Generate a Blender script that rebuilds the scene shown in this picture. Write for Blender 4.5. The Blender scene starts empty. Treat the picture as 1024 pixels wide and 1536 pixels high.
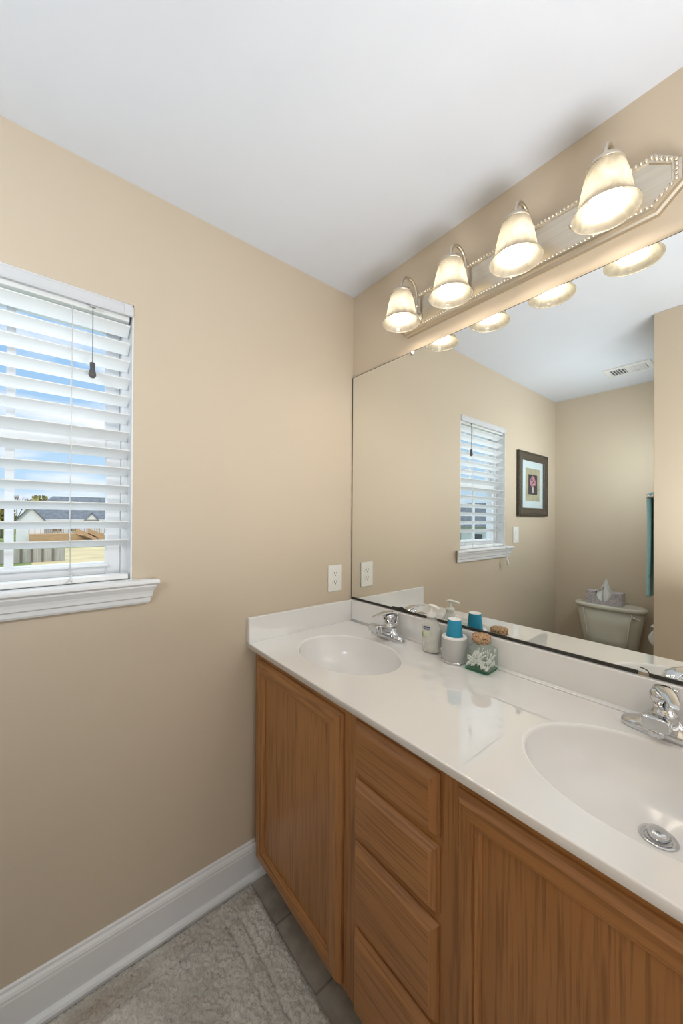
import bpy, bmesh, math, random
from mathutils import Vector, Matrix, noise
random.seed(7)
PI = math.pi
S = bpy.context.scene
COL = S.collection

# ------------------------------------------------------------------ camera
cd = bpy.data.cameras.new('camera')
cam = bpy.data.objects.new('camera', cd); COL.objects.link(cam)
R_ = Vector((0.6353849, 0.77217775, 0.00524875))
U_ = Vector((3.42817085e-04, -7.07925411e-03, 0.999974883))
F_ = Vector((-0.77219551, 0.63536714, 0.00476277))
m = Matrix((R_, U_, -F_)).transposed().to_4x4()
m.translation = Vector((1.31240609, -1.14670936, 1.38080395))
cam.matrix_world = m
cd.sensor_fit = 'HORIZONTAL'; cd.sensor_width = 36.0
cd.lens = 545.93 / 1024 * 36
cd.shift_y = 7.34 / 1024
cd.clip_start = 0.02; cd.clip_end = 600
S.camera = cam

# ------------------------------------------------------------------ view, world, sun, fill lights
S.view_settings.view_transform = 'Standard'; S.view_settings.look = 'None'
S.view_settings.gamma = 1.0; S.view_settings.use_curve_mapping = False
S.view_settings.exposure = 0.13
BULB = 34.0          # vanity bulbs
SIDE_FILL = 8.0          # fill added out of view on the right, standing in for doorway daylight
SKYK = 0.95
WINDOW_FILL = 48.0      # softbox added outside above the window, standing in for bright sky
ALCOVE = 8.0           # unseen fill added to brighten the alcove, hidden behind the partition
BOUNCE = 16.0        # unseen fill added near the camera, aimed up as an assumed bounce flash
SUN = 1.3

W = bpy.data.worlds.new('sky'); S.world = W; W.use_nodes = True
def world_sky():
    nt = W.node_tree; N = nt.nodes; L = nt.links; N.clear()
    out = N.new('ShaderNodeOutputWorld'); bg = N.new('ShaderNodeBackground')
    tc = N.new('ShaderNodeTexCoord'); sep = N.new('ShaderNodeSeparateXYZ')
    L.new(tc.outputs['Generated'], sep.inputs[0])
    r = N.new('ShaderNodeValToRGB'); L.new(sep.outputs['Z'], r.inputs[0])
    e = r.color_ramp.elements
    e[0].position = 0.0; e[0].color = (0.62, 0.78, 0.92, 1)
    e[1].position = 1.0; e[1].color = (0.80, 0.92, 1.10, 1)
    a = e.new(0.10); a.color = (0.52, 0.74, 0.97, 1)
    a = e.new(0.35); a.color = (0.33, 0.58, 0.90, 1)
    mp = N.new('ShaderNodeMapping'); mp.inputs['Scale'].default_value = (2.2, 2.2, 9.0)
    L.new(tc.outputs['Generated'], mp.inputs[0])
    nz = N.new('ShaderNodeTexNoise'); nz.inputs['Scale'].default_value = 1.6; nz.inputs['Detail'].default_value = 8
    L.new(mp.outputs[0], nz.inputs['Vector'])
    cr = N.new('ShaderNodeValToRGB'); L.new(nz.outputs['Fac'], cr.inputs[0])
    cr.color_ramp.elements[0].position = 0.47; cr.color_ramp.elements[1].position = 0.66
    mx = N.new('ShaderNodeMixRGB'); L.new(cr.outputs[0], mx.inputs[0]); L.new(r.outputs[0], mx.inputs[1])
    mx.inputs[2].default_value = (1.0, 1.02, 1.05, 1)
    # the sky is far brighter high up (thin bright cloud overhead) than near the horizon
    br = N.new('ShaderNodeMapRange'); L.new(sep.outputs['Z'], br.inputs[0])
    br.inputs[1].default_value = 0.40; br.inputs[2].default_value = 0.75; br.inputs[3].default_value = 1.0; br.inputs[4].default_value = 2.5
    ml = N.new('ShaderNodeMath'); ml.operation = 'MULTIPLY'; ml.inputs[1].default_value = SKYK
    L.new(br.outputs[0], ml.inputs[0])
    L.new(mx.outputs[0], bg.inputs[0]); L.new(ml.outputs[0], bg.inputs[1]); L.new(bg.outputs[0], out.inputs[0])
world_sky()

sd = bpy.data.lights.new('sun', 'SUN'); sd.energy = SUN; sd.angle = 0.01; sd.color = (1, 0.94, 0.85)
sun = bpy.data.objects.new('sun', sd); COL.objects.link(sun)
sun.rotation_euler = Vector((0.75, -0.55, 0.62)).to_track_quat('Z', 'Y').to_euler()

dl = bpy.data.lights.new('side_fill', 'AREA'); dl.shape = 'RECTANGLE'; dl.size = 1.15; dl.size_y = 2.0  # added area lamp that fills the room from the unseen right end
dl.energy = SIDE_FILL; dl.color = (0.93, 0.97, 1.0)
dlo = bpy.data.objects.new('side_fill', dl); COL.objects.link(dlo)
dlo.location = (2.68, -0.68, 1.03); dlo.rotation_euler = (PI/2, 0, PI/2)

sk = bpy.data.lights.new('window_fill', 'AREA'); sk.shape = 'RECTANGLE'; sk.size = 2.4; sk.size_y = 1.6; sk.energy = WINDOW_FILL; sk.color = (0.86, 0.94, 1.0)  # added area lamp, boosts the light on the blind and into the alcove
sko = bpy.data.objects.new('window_fill', sk); COL.objects.link(sko); sko.location = (-1.9, -1.3, 3.6)
sko.rotation_euler = Vector((-1.9, 0.0, 2.1)).to_track_quat('Z', 'Y').to_euler()
fl = bpy.data.lights.new('bounce_fill', 'AREA'); fl.shape = 'DISK'; fl.size = 0.6; fl.energy = BOUNCE; fl.color = (0.95, 0.97, 1.0)
flo = bpy.data.objects.new('bounce_fill', fl); COL.objects.link(flo); flo.location = (1.46, -0.66, 1.02); flo.rotation_euler = (PI, 0, 0)
al = bpy.data.lights.new('alcove_fill', 'AREA'); al.shape = 'RECTANGLE'; al.size = 0.45; al.size_y = 0.25; al.energy = ALCOVE; al.color = (0.86, 0.94, 1.0)
alo = bpy.data.objects.new('alcove_fill', al); COL.objects.link(alo); alo.location = (0.884, -1.85, 1.80); alo.rotation_euler = (PI/2, 0, PI/2)

# ------------------------------------------------------------------ node helpers / materials
MATS = {}
def new_mat(name):
    mt = bpy.data.materials.new(name); mt.use_nodes = True
    nt = mt.node_tree; b = nt.nodes['Principled BSDF']
    MATS[name] = mt
    return mt, nt, nt.nodes, nt.links, b
def coords(N, L, scale=(1, 1, 1), kind='Object'):
    tc = N.new('ShaderNodeTexCoord'); mp = N.new('ShaderNodeMapping'); mp.inputs['Scale'].default_value = scale
    L.new(tc.outputs[kind], mp.inputs[0]); return mp
def plain(name, c, rough=0.5, metal=0.0, var=0.03, nscale=8.0, bump=0.0, bscale=200.0, spec=0.5, coat=0.0, scale=(1, 1, 1)):
    mt, nt, N, L, b = new_mat(name)
    mp = coords(N, L, scale)
    nz = N.new('ShaderNodeTexNoise'); nz.inputs['Scale'].default_value = nscale; nz.inputs['Detail'].default_value = 4
    L.new(mp.outputs[0], nz.inputs['Vector'])
    r = N.new('ShaderNodeValToRGB'); L.new(nz.outputs['Fac'], r.inputs[0])
    r.color_ramp.elements[0].position = 0.3; r.color_ramp.elements[1].position = 0.7
    r.color_ramp.elements[0].color = tuple(max(0, x*(1-var)) for x in c) + (1,)
    r.color_ramp.elements[1].color = tuple(x*(1+var) for x in c) + (1,)
    L.new(r.outputs[0], b.inputs['Base Color'])
    b.inputs['Roughness'].default_value = rough; b.inputs['Metallic'].default_value = metal
    b.inputs['Specular IOR Level'].default_value = spec; b.inputs['Coat Weight'].default_value = coat
    if bump:
        n2 = N.new('ShaderNodeTexNoise'); n2.inputs['Scale'].default_value = bscale; n2.inputs['Detail'].default_value = 3
        L.new(mp.outputs[0], n2.inputs['Vector'])
        bp = N.new('ShaderNodeBump'); bp.inputs['Strength'].default_value = bump; bp.inputs['Distance'].default_value = 0.002
        L.new(n2.outputs['Fac'], bp.inputs['Height']); L.new(bp.outputs[0], b.inputs['Normal'])
    return mt
def oak(name, axis, tone=1.0):
    mt, nt, N, L, b = new_mat(name)
    fine = {'x': (5.0, 150, 150), 'z': (150, 150, 5.0)}[axis]
    wide = {'x': (0.9, 5, 5), 'z': (5, 5, 0.9)}[axis]
    tc = N.new('ShaderNodeTexCoord'); oi = N.new('ShaderNodeObjectInfo')
    ad = N.new('ShaderNodeVectorMath'); ad.operation = 'ADD'
    sc = N.new('ShaderNodeMath'); sc.operation = 'MULTIPLY'; sc.inputs[1].default_value = 7.0
    L.new(oi.outputs['Random'], sc.inputs[0]); L.new(tc.outputs['Object'], ad.inputs[0]); L.new(sc.outputs[0], ad.inputs[1])
    def nz(scale, det, s=1.0):
        mp = N.new('ShaderNodeMapping'); mp.inputs['Scale'].default_value = scale; L.new(ad.outputs[0], mp.inputs[0])
        n = N.new('ShaderNodeTexNoise'); n.inputs['Scale'].default_value = s; n.inputs['Detail'].default_value = det
        n.inputs['Distortion'].default_value = 0.2
        L.new(mp.outputs[0], n.inputs['Vector']); return n
    a = nz(wide, 3); f = nz(fine, 5)
    # growth rings: bands cut from the wide noise
    mu = N.new('ShaderNodeMath'); mu.operation = 'MULTIPLY'; mu.inputs[1].default_value = 5.0; L.new(a.outputs['Fac'], mu.inputs[0])
    fr = N.new('ShaderNodeMath'); fr.operation = 'PINGPONG'; fr.inputs[1].default_value = 1.0; L.new(mu.outputs[0], fr.inputs[0])
    r1 = N.new('ShaderNodeValToRGB'); L.new(fr.outputs[0], r1.inputs[0])
    c0 = (0.44*tone, 0.208*tone, 0.074*tone, 1); c1 = (0.385*tone, 0.178*tone, 0.061*tone, 1)
    r1.color_ramp.elements[0].color = c0; r1.color_ramp.elements[1].color = c1
    r2 = N.new('ShaderNodeValToRGB'); L.new(f.outputs['Fac'], r2.inputs[0])
    r2.color_ramp.elements[0].position = 0.36; r2.color_ramp.elements[0].color = (0.58, 0.52, 0.47, 1)
    r2.color_ramp.elements[1].position = 0.52; r2.color_ramp.elements[1].color = (1.05, 1.05, 1.05, 1)
    mx = N.new('ShaderNodeMixRGB'); mx.blend_type = 'MULTIPLY'; mx.inputs[0].default_value = 0.68
    L.new(r1.outputs[0], mx.inputs[1]); L.new(r2.outputs[0], mx.inputs[2]); L.new(mx.outputs[0], b.inputs['Base Color'])
    b.inputs['Roughness'].default_value = 0.34; b.inputs['Specular IOR Level'].default_value = 0.5
    bp = N.new('ShaderNodeBump'); bp.inputs['Strength'].default_value = 0.12; bp.inputs['Distance'].default_value = 0.001
    L.new(f.outputs['Fac'], bp.inputs['Height']); L.new(bp.outputs[0], b.inputs['Normal'])
    return mt
def thin_glass(name, tint=(1, 1, 1), refl=1.0, rough=0.0):
    mt, nt, N, L, b = new_mat(name); N.remove(b)
    out = N['Material Output']
    t = N.new('ShaderNodeBsdfTransparent'); t.inputs[0].default_value = tint + (1,)
    g = N.new('ShaderNodeBsdfGlossy'); g.inputs['Roughness'].default_value = rough
    fr = N.new('ShaderNodeFresnel'); ge = N.new('ShaderNodeNewGeometry')
    io = N.new('ShaderNodeMath'); io.operation = 'MULTIPLY_ADD'; L.new(ge.outputs['Backfacing'], io.inputs[0]); io.inputs[1].default_value = 1/1.45-1.45; io.inputs[2].default_value = 1.45
    L.new(io.outputs[0], fr.inputs[0])
    ml = N.new('ShaderNodeMath'); ml.operation = 'MULTIPLY'; ml.inputs[1].default_value = refl; L.new(fr.outputs[0], ml.inputs[0])
    mx = N.new('ShaderNodeMixShader'); L.new(ml.outputs[0], mx.inputs[0]); L.new(t.outputs[0], mx.inputs[1]); L.new(g.outputs[0], mx.inputs[2])
    L.new(mx.outputs[0], out.inputs[0]); return mt
def emit(name, c, s):
    mt, nt, N, L, b = new_mat(name)
    b.inputs['Base Color'].default_value = (0.9, 0.9, 0.9, 1)
    b.inputs['Emission Color'].default_value = c + (1,); b.inputs['Emission Strength'].default_value = s
    return mt

WALL = plain('wall_paint', (0.62, 0.525, 0.405), 0.55, var=0.012, nscale=2.5, bump=0.08, bscale=260, spec=0.35)
CEIL = plain('ceiling_paint', (0.70, 0.73, 0.785), 0.8, var=0.008, bump=0.06, bscale=220, spec=0.2)
TRIM = plain('trim_paint', (0.80, 0.81, 0.82), 0.32, var=0.01)
OAKV = oak('oak_upright', 'z'); OAKH = oak('oak_level', 'x')
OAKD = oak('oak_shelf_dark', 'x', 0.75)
MARBLE = plain('cultured_marble', (0.83, 0.82, 0.81), 0.012, var=0.012, nscale=5, spec=0.55)
CHROME = plain('chrome', (0.62, 0.63, 0.645), 0.06, metal=1.0, var=0.01)
NICKEL = plain('brushed_nickel', (0.66, 0.60, 0.50), 0.30, metal=1.0, var=0.06, nscale=3, scale=(1, 40, 40))
NICKELB = plain('polished_bead_nickel', (0.85, 0.79, 0.68), 0.16, metal=1.0, var=0.02)
DARKM = plain('dark_channel_metal', (0.05, 0.048, 0.042), 0.45, metal=0.5, var=0.1)
SLAT = plain('blind_slat_white', (0.84, 0.85, 0.84), 0.38, var=0.012, nscale=4, scale=(1, 1, 30))
VALW = plain('valance_white', (0.64, 0.65, 0.67), 0.4, var=0.01)
VINYL = plain('white_vinyl', (0.82, 0.84, 0.86), 0.35, var=0.01)
CORD = plain('white_cord', (0.75, 0.75, 0.73), 0.8, var=0.08, nscale=300)
CORDD = plain('grey_cord', (0.20, 0.20, 0.21), 0.7, var=0.1, nscale=300)
TASSD = plain('dark_grey_tassel', (0.10, 0.095, 0.10), 0.3, var=0.15, nscale=60)
PLASTW = plain('white_plastic', (0.83, 0.82, 0.77), 0.32, var=0.01)
BLACK = plain('slot_black', (0.015, 0.014, 0.013), 0.6, var=0.1)
PORC = plain('bone_porcelain', (0.70, 0.685, 0.60), 0.12, var=0.01, spec=0.55)
CERGREY = plain('matte_pale_grey', (0.50, 0.495, 0.49), 0.38, var=0.02, nscale=20, scale=(1, 1, 25))
PAPERW = plain('white_paper', (0.86, 0.86, 0.85), 0.75, var=0.02, nscale=40, bump=0.1)
CUPB = plain('blue_paper', (0.018, 0.29, 0.47), 0.55, var=0.06, nscale=60)
TOWEL = plain('aqua_terry', (0.42, 0.74, 0.82), 0.95, var=0.08, nscale=300, bump=0.3, bscale=500, spec=0.1)
COTTON = plain('cotton_white', (0.85, 0.84, 0.82), 0.95, var=0.03, nscale=200, bump=0.3, bscale=700, spec=0.1)
LABELB = plain('label_navy', (0.012, 0.03, 0.19), 0.35, var=0.03)
LABELG = plain('label_green', (0.22, 0.36, 0.05), 0.5, var=0.25, nscale=200)
LABELP = plain('label_pale', (0.62, 0.66, 0.50), 0.5, var=0.05, nscale=80)
FRAMEW = plain('carved_dark_frame', (0.065, 0.052, 0.036), 0.42, var=0.45, nscale=90, bump=0.8, bscale=160)
MATB = plain('pale_blue_mat', (0.60, 0.69, 0.72), 0.8, var=0.02)
MATT = plain('tan_print_border', (0.40, 0.37, 0.25), 0.8, var=0.14, nscale=18)
PRINTD = plain('print_dark_ground', (0.03, 0.026, 0.032), 0.7, var=0.3, nscale=40)
PINK = plain('print_pink', (0.50, 0.22, 0.29), 0.7, var=0.3, nscale=90)
VASEW = plain('print_white', (0.52, 0.47, 0.50), 0.7, var=0.2, nscale=90)
VENTG = plain('vent_white', (0.74, 0.74, 0.73), 0.45, var=0.01)
VENTD = plain('vent_inside_grey', (0.12, 0.12, 0.12), 0.8, var=0.1)
BULBM = emit('bulb_glow', (1.0, 0.89, 0.74), BULB)

def m_cork():
    mt, nt, N, L, b = new_mat('cork')
    mp = coords(N, L, (1, 1, 1))
    v = N.new('ShaderNodeTexVoronoi'); v.inputs['Scale'].default_value = 170; L.new(mp.outputs[0], v.inputs['Vector'])
    n = N.new('ShaderNodeTexNoise'); n.inputs['Scale'].default_value = 190; n.inputs['Detail'].default_value = 3; L.new(mp.outputs[0], n.inputs['Vector'])
    r = N.new('ShaderNodeValToRGB'); L.new(n.outputs['Fac'], r.inputs[0])
    e = r.color_ramp.elements
    e[0].position = 0.33; e[0].color = (0.12, 0.05, 0.02, 1); e[1].position = 0.5; e[1].color = (0.58, 0.36, 0.20, 1)
    a = e.new(0.72); a.color = (0.70, 0.47, 0.30, 1)
    mx = N.new('ShaderNodeMixRGB'); mx.blend_type = 'MULTIPLY'; mx.inputs[0].default_value = 0.25
    L.new(r.outputs[0], mx.inputs[1]); L.new(v.outputs['Color'], mx.inputs[2]); L.new(mx.outputs[0], b.inputs['Base Color'])
    b.inputs['Roughness'].default_value = 0.85
MARBLE.node_tree.nodes['Principled BSDF'].inputs['IOR'].default_value = 1.6
for k_, v_ in (('Coat Weight', 0.75), ('Coat Roughness', 0.006), ('Coat IOR', 2.0)): MARBLE.node_tree.nodes['Principled BSDF'].inputs[k_].default_value = v_
MARBLEB = plain('worn_marble_bowl', (0.83, 0.82, 0.81), 0.16, var=0.012, nscale=5, spec=0.5)
m_cork(); CORK = MATS['cork']

def m_shade():
    mt, nt, N, L, b = new_mat('alabaster_glass'); N.remove(b); out = N['Material Output']
    mp = coords(N, L, (1, 1, 0.55))
    n = N.new('ShaderNodeTexNoise'); n.inputs['Scale'].default_value = 26; n.inputs['Detail'].default_value = 5; n.inputs['Distortion'].default_value = 1.4
    L.new(mp.outputs[0], n.inputs['Vector'])
    r = N.new('ShaderNodeValToRGB'); L.new(n.outputs['Fac'], r.inputs[0])
    r.color_ramp.elements[0].position = 0.3; r.color_ramp.elements[0].color = (0.175, 0.160, 0.128, 1)
    r.color_ramp.elements[1].position = 0.68; r.color_ramp.elements[1].color = (0.265, 0.250, 0.214, 1)
    t = N.new('ShaderNodeBsdfTranslucent'); L.new(r.outputs[0], t.inputs[0])
    d = N.new('ShaderNodeBsdfDiffuse'); L.new(r.outputs[0], d.inputs[0])
    m1 = N.new('ShaderNodeMixShader'); m1.inputs[0].default_value = 0.41
    L.new(t.outputs[0], m1.inputs[2]); L.new(d.outputs[0], m1.inputs[1])
    g = N.new('ShaderNodeBsdfGlossy'); g.inputs['Roughness'].default_value = 0.25
    m2 = N.new('ShaderNodeMixShader'); m2.inputs[0].default_value = 0.06
    L.new(m1.outputs[0], m2.inputs[1]); L.new(g.outputs[0], m2.inputs[2])
    L.new(m2.outputs[0], out.inputs[0])
m_shade(); SHADE = MATS['alabaster_glass']
SHADEIN = thin_glass('shade_inner_gloss', (0.97, 0.96, 0.94), 0.8, 0.1)

def m_mirror():
    mt, nt, N, L, b = new_mat('mirror_silver')
    b.inputs['Base Color'].default_value = (0.90, 0.92, 0.90, 1); b.inputs['Metallic'].default_value = 1.0
    b.inputs['Roughness'].default_value = 0.0
m_mirror(); MIRROR = MATS['mirror_silver']

def m_tile():
    mt, nt, N, L, b = new_mat('grey_brown_tile')
    mp = coords(N, L)
    bk = N.new('ShaderNodeTexBrick'); bk.offset = 0.0; bk.squash = 1.0
    mp.inputs['Location'].default_value = (-0.216, 0.36, 0)
    L.new(mp.outputs[0], bk.inputs['Vector'])
    bk.inputs['Scale'].default_value = 1.0; bk.inputs['Mortar Size'].default_value = 0.004; bk.inputs['Mortar Smooth'].default_value = 0.2
    bk.inputs['Brick Width'].default_value = 0.234; bk.inputs['Row Height'].default_value = 0.234
    bk.inputs['Color1'].default_value = (1, 1, 1, 1); bk.inputs['Color2'].default_value = (0.9, 0.9, 0.9, 1); bk.inputs['Mortar'].default_value = (0.62, 0.62, 0.62, 1)
    n = N.new('ShaderNodeTexNoise'); n.inputs['Scale'].default_value = 14; n.inputs['Detail'].default_value = 8; L.new(mp.outputs[0], n.inputs['Vector'])
    r = N.new('ShaderNodeValToRGB'); L.new(n.outputs['Fac'], r.inputs[0])
    r.color_ramp.elements[0].position = 0.35; r.color_ramp.elements[0].color = (0.30, 0.27, 0.23, 1)
    r.color_ramp.elements[1].position = 0.7; r.color_ramp.elements[1].color = (0.47, 0.435, 0.385, 1)
    mx = N.new('ShaderNodeMixRGB'); mx.blend_type = 'MULTIPLY'; mx.inputs[0].default_value = 1
    L.new(r.outputs[0], mx.inputs[1]); L.new(bk.outputs['Color'], mx.inputs[2]); L.new(mx.outputs[0], b.inputs['Base Color'])
    b.inputs['Roughness'].default_value = 0.5
    bp = N.new('ShaderNodeBump'); bp.inputs['Strength'].default_value = 0.5; bp.inputs['Distance'].default_value = 0.002; bp.invert = True
    L.new(bk.outputs['Fac'], bp.inputs['Height']); L.new(bp.outputs[0], b.inputs['Normal'])
m_tile(); TILE = MATS['grey_brown_tile']

def m_rug():
    mt, nt, N, L, b = new_mat('plush_rug_pile')
    mp = coords(N, L)
    at = N.new('ShaderNodeAttribute'); at.attribute_name = 'tint'
    n = N.new('ShaderNodeTexNoise'); n.inputs['Scale'].default_value = 160; n.inputs['Detail'].default_value = 4; L.new(mp.outputs[0], n.inputs['Vector'])
    n1 = N.new('ShaderNodeTexNoise'); n1.inputs['Scale'].default_value = 9; n1.inputs['Detail'].default_value = 4; L.new(mp.outputs[0], n1.inputs['Vector'])
    r = N.new('ShaderNodeValToRGB'); L.new(n1.outputs['Fac'], r.inputs[0])
    r.color_ramp.elements[0].position = 0.35; r.color_ramp.elements[0].color = (0.64, 0.62, 0.57, 1)
    r.color_ramp.elements[1].position = 0.65; r.color_ramp.elements[1].color = (0.80, 0.785, 0.74, 1)
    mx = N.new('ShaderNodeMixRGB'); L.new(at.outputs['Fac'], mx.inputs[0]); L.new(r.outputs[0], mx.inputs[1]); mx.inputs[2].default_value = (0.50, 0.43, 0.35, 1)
    r2 = N.new('ShaderNodeValToRGB'); L.new(n.outputs['Fac'], r2.inputs[0])
    r2.color_ramp.elements[0].position = 0.3; r2.color_ramp.elements[0].color = (0.8, 0.8, 0.8, 1); r2.color_ramp.elements[1].position = 0.65
    m3 = N.new('ShaderNodeMixRGB'); m3.blend_type = 'MULTIPLY'; m3.inputs[0].default_value = 1
    L.new(mx.outputs[0], m3.inputs[1]); L.new(r2.outputs[0], m3.inputs[2]); L.new(m3.outputs[0], b.inputs['Base Color'])
    b.inputs['Roughness'].default_value = 1.0; b.inputs['Specular IOR Level'].default_value = 0.05
    bp = N.new('ShaderNodeBump'); bp.inputs['Strength'].default_value = 0.7; bp.inputs['Distance'].default_value = 0.004
    n3 = N.new('ShaderNodeTexNoise'); n3.inputs['Scale'].default_value = 330; n3.inputs['Detail'].default_value = 3; L.new(mp.outputs[0], n3.inputs['Vector'])
    L.new(n3.outputs['Fac'], bp.inputs['Height']); L.new(bp.outputs[0], b.inputs['Normal'])
m_rug(); RUG = MATS['plush_rug_pile']

PANE = thin_glass('window_pane', (0.97, 0.985, 0.985), 0.6)
JARG = thin_glass('jar_glass', (0.945, 0.985, 0.965), 1.2, 0.02)
JARB = thin_glass('jar_base_glass', (0.42, 0.80, 0.65), 1.2, 0.03)
PICG = thin_glass('picture_glass', (0.97, 0.98, 0.98), 0.5)
def m_bottle():
    mt, nt, N, L, b = new_mat('milky_clear_plastic'); out = N['Material Output']
    b.inputs['Base Color'].default_value = (0.82, 0.83, 0.80, 1); b.inputs['Roughness'].default_value = 0.12
    t = N.new('ShaderNodeBsdfTransparent'); t.inputs[0].default_value = (0.97, 0.97, 0.95, 1)
    mx = N.new('ShaderNodeMixShader'); mx.inputs[0].default_value = 0.30; L.new(t.outputs[0], mx.inputs[1]); L.new(b.outputs[0], mx.inputs[2])
    L.new(mx.outputs[0], out.inputs[0])
m_bottle(); BOTTLE = MATS['milky_clear_plastic']
SOAP = plain('soap_liquid', (0.76, 0.76, 0.72), 0.3, var=0.01)

GRASS = plain('lawn', (0.17, 0.20, 0.07), 0.95, var=0.35, nscale=0.22, spec=0.1)
DIRT = plain('dry_lawn', (0.50, 0.40, 0.22), 0.95, var=0.15, nscale=0.3, spec=0.1)
SHINGLE = plain('grey_shingle', (0.13, 0.14, 0.15), 0.9, var=0.25, nscale=1.5)
SIDING = plain('white_siding', (0.75, 0.75, 0.73), 0.7, var=0.03, nscale=0.8, scale=(1, 1, 8))
DECKW = plain('deck_timber', (0.50, 0.30, 0.15), 0.8, var=0.12, nscale=1.2, scale=(1, 1, 6))
FENCEW = plain('weathered_fence', (0.36, 0.34, 0.30), 0.9, var=0.18, nscale=1.0, scale=(1, 6, 0.4))
FENCED = plain('fence_post_brown', (0.16, 0.12, 0.08), 0.9, var=0.15, nscale=3)
LEAFY = plain('autumn_leaves', (0.33, 0.29, 0.09), 0.9, var=0.35, nscale=1.0)
TWIG = plain('bare_bark', (0.24, 0.19, 0.14), 0.9, var=0.2, nscale=2)
DARKGL = plain('dark_window', (0.09, 0.11, 0.13), 0.1, var=0.1)

# ------------------------------------------------------------------ mesh helpers
class MB:
    def __init__(s): s.bm = bmesh.new(); s.mi = 0
    def _tag(s, faces, smooth=False):
        for f in faces: f.material_index = s.mi; f.smooth = smooth
    def box(s, x0, x1, y0, y1, z0, z1, bev=0.0, seg=2):
        b = bmesh.new(); bmesh.ops.create_cube(b, size=1)
        for v in b.verts: v.co = Vector(((x0+x1)/2 + v.co.x*(x1-x0), (y0+y1)/2 + v.co.y*(y1-y0), (z0+z1)/2 + v.co.z*(z1-z0)))
        if bev: bmesh.ops.bevel(b, geom=b.edges[:], offset=bev, segments=seg, profile=0.5, affect='EDGES')
        s.merge(b, smooth=False); return s
    def merge(s, b, smooth=None, M=None):
        mp = {}
        for v in b.verts: mp[v] = s.bm.verts.new(M @ v.co if M else v.co)
        for f in b.faces:
            try:
                g = s.bm.faces.new([mp[v] for v in f.verts]); g.material_index = s.mi; g.smooth = f.smooth if smooth is None else smooth
            except ValueError: pass
        b.free()
    def rings(s, rs, caps=(True, True), closed=True, smooth=True):
        vs = [[s.bm.verts.new(p) for p in r] for r in rs]; n = len(vs[0]); fs = []
        for a, b in zip(vs, vs[1:]):
            for i in range(n if closed else n-1):
                j = (i+1) % n
                fs.append(s.bm.faces.new((a[i], a[j], b[j], b[i])))
        if caps[0]: fs.append(s.bm.faces.new(vs[0][::-1]))
        if caps[1]: fs.append(s.bm.faces.new(vs[-1]))
        s._tag(fs, smooth)
        if smooth:
            for k, f in enumerate(fs):
                if len(f.verts) > 4: f.smooth = False
        return s
    def lathe(s, prof, c=(0, 0, 0), n=32, axis='z', caps=(True, True), smooth=True):
        rs = []
        for r, h in prof:
            ring = []
            for i in range(n):
                a = 2*PI*i/n; p = (r*math.cos(a), r*math.sin(a), h)
                if axis == 'y': p = (p[0], p[2], p[1])
                if axis == 'x': p = (p[2], p[0], p[1])
                ring.append(Vector(p) + Vector(c))
            rs.append(ring)
        return s.rings(rs, caps, True, smooth)
    def tube(s, pts, rad, n=10, caps=True, flat=1.0, up=None):
        pts = [Vector(p) for p in pts]; rs = []
        if not isinstance(rad, (list, tuple)): rad = [rad]*len(pts)
        prev = None
        for i, p in enumerate(pts):
            t = (pts[min(i+1, len(pts)-1)] - pts[max(i-1, 0)]).normalized()
            if prev is None:
                a = Vector(up) if up else (Vector((0, 0, 1)) if abs(t.z) < 0.9 else Vector((1, 0, 0)))
            else: a = prev
            u = (a - t*a.dot(t)).normalized(); v = t.cross(u); prev = u
            rs.append([p + (u*math.cos(2*PI*k/n)*flat + v*math.sin(2*PI*k/n))*rad[i] for k in range(n)])
        return s.rings(rs, (caps, caps))
    def sphere(s, c, r, n=12, sc=(1, 1, 1)):
        b = bmesh.new(); bmesh.ops.create_uvsphere(b, u_segments=n, v_segments=max(6, n//2+2), radius=r)
        for v in b.verts: v.co = Vector(c) + Vector((v.co.x*sc[0], v.co.y*sc[1], v.co.z*sc[2]))
        s.merge(b, smooth=True); return s
    def poly(s, pts, smooth=False):
        f = s.bm.faces.new([s.bm.verts.new(p) for p in pts]); s._tag([f], smooth); return s
    def prism(s, pts, d):
        d = Vector(d); return s.rings([[Vector(p) for p in pts], [Vector(p)+d for p in pts]], smooth=False)
    def build(s, name, mat, parent=None, loc=(0, 0, 0), recalc=True, auto=None):
        if recalc: bmesh.ops.recalc_face_normals(s.bm, faces=s.bm.faces[:])
        me = bpy.data.meshes.new(name); s.bm.to_mesh(me); s.bm.free()
        for mm in (mat if isinstance(mat, (list, tuple)) else [mat]): me.materials.append(mm)
        o = bpy.data.objects.new(name, me); COL.objects.link(o); o.location = loc
        if parent: o.parent = parent
        if auto:
            import numpy as np
            pass
        return o
def tag(o, label=None, cat=None, group=None, kind=None):
    if label: o['label'] = label
    if cat: o['category'] = cat
    if group: o['group'] = group
    if kind: o['kind'] = kind
    return o
def thing(name, label, cat, loc=(0, 0, 0), rz=0.0, group=None):
    o = bpy.data.objects.new(name, None); COL.objects.link(o); o.location = loc; o.rotation_euler = (0, 0, rz)
    o.empty_display_size = 0.05
    return tag(o, label, cat, group)
def struct(o, label, cat): return tag(o, label, cat, kind='structure')
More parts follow.
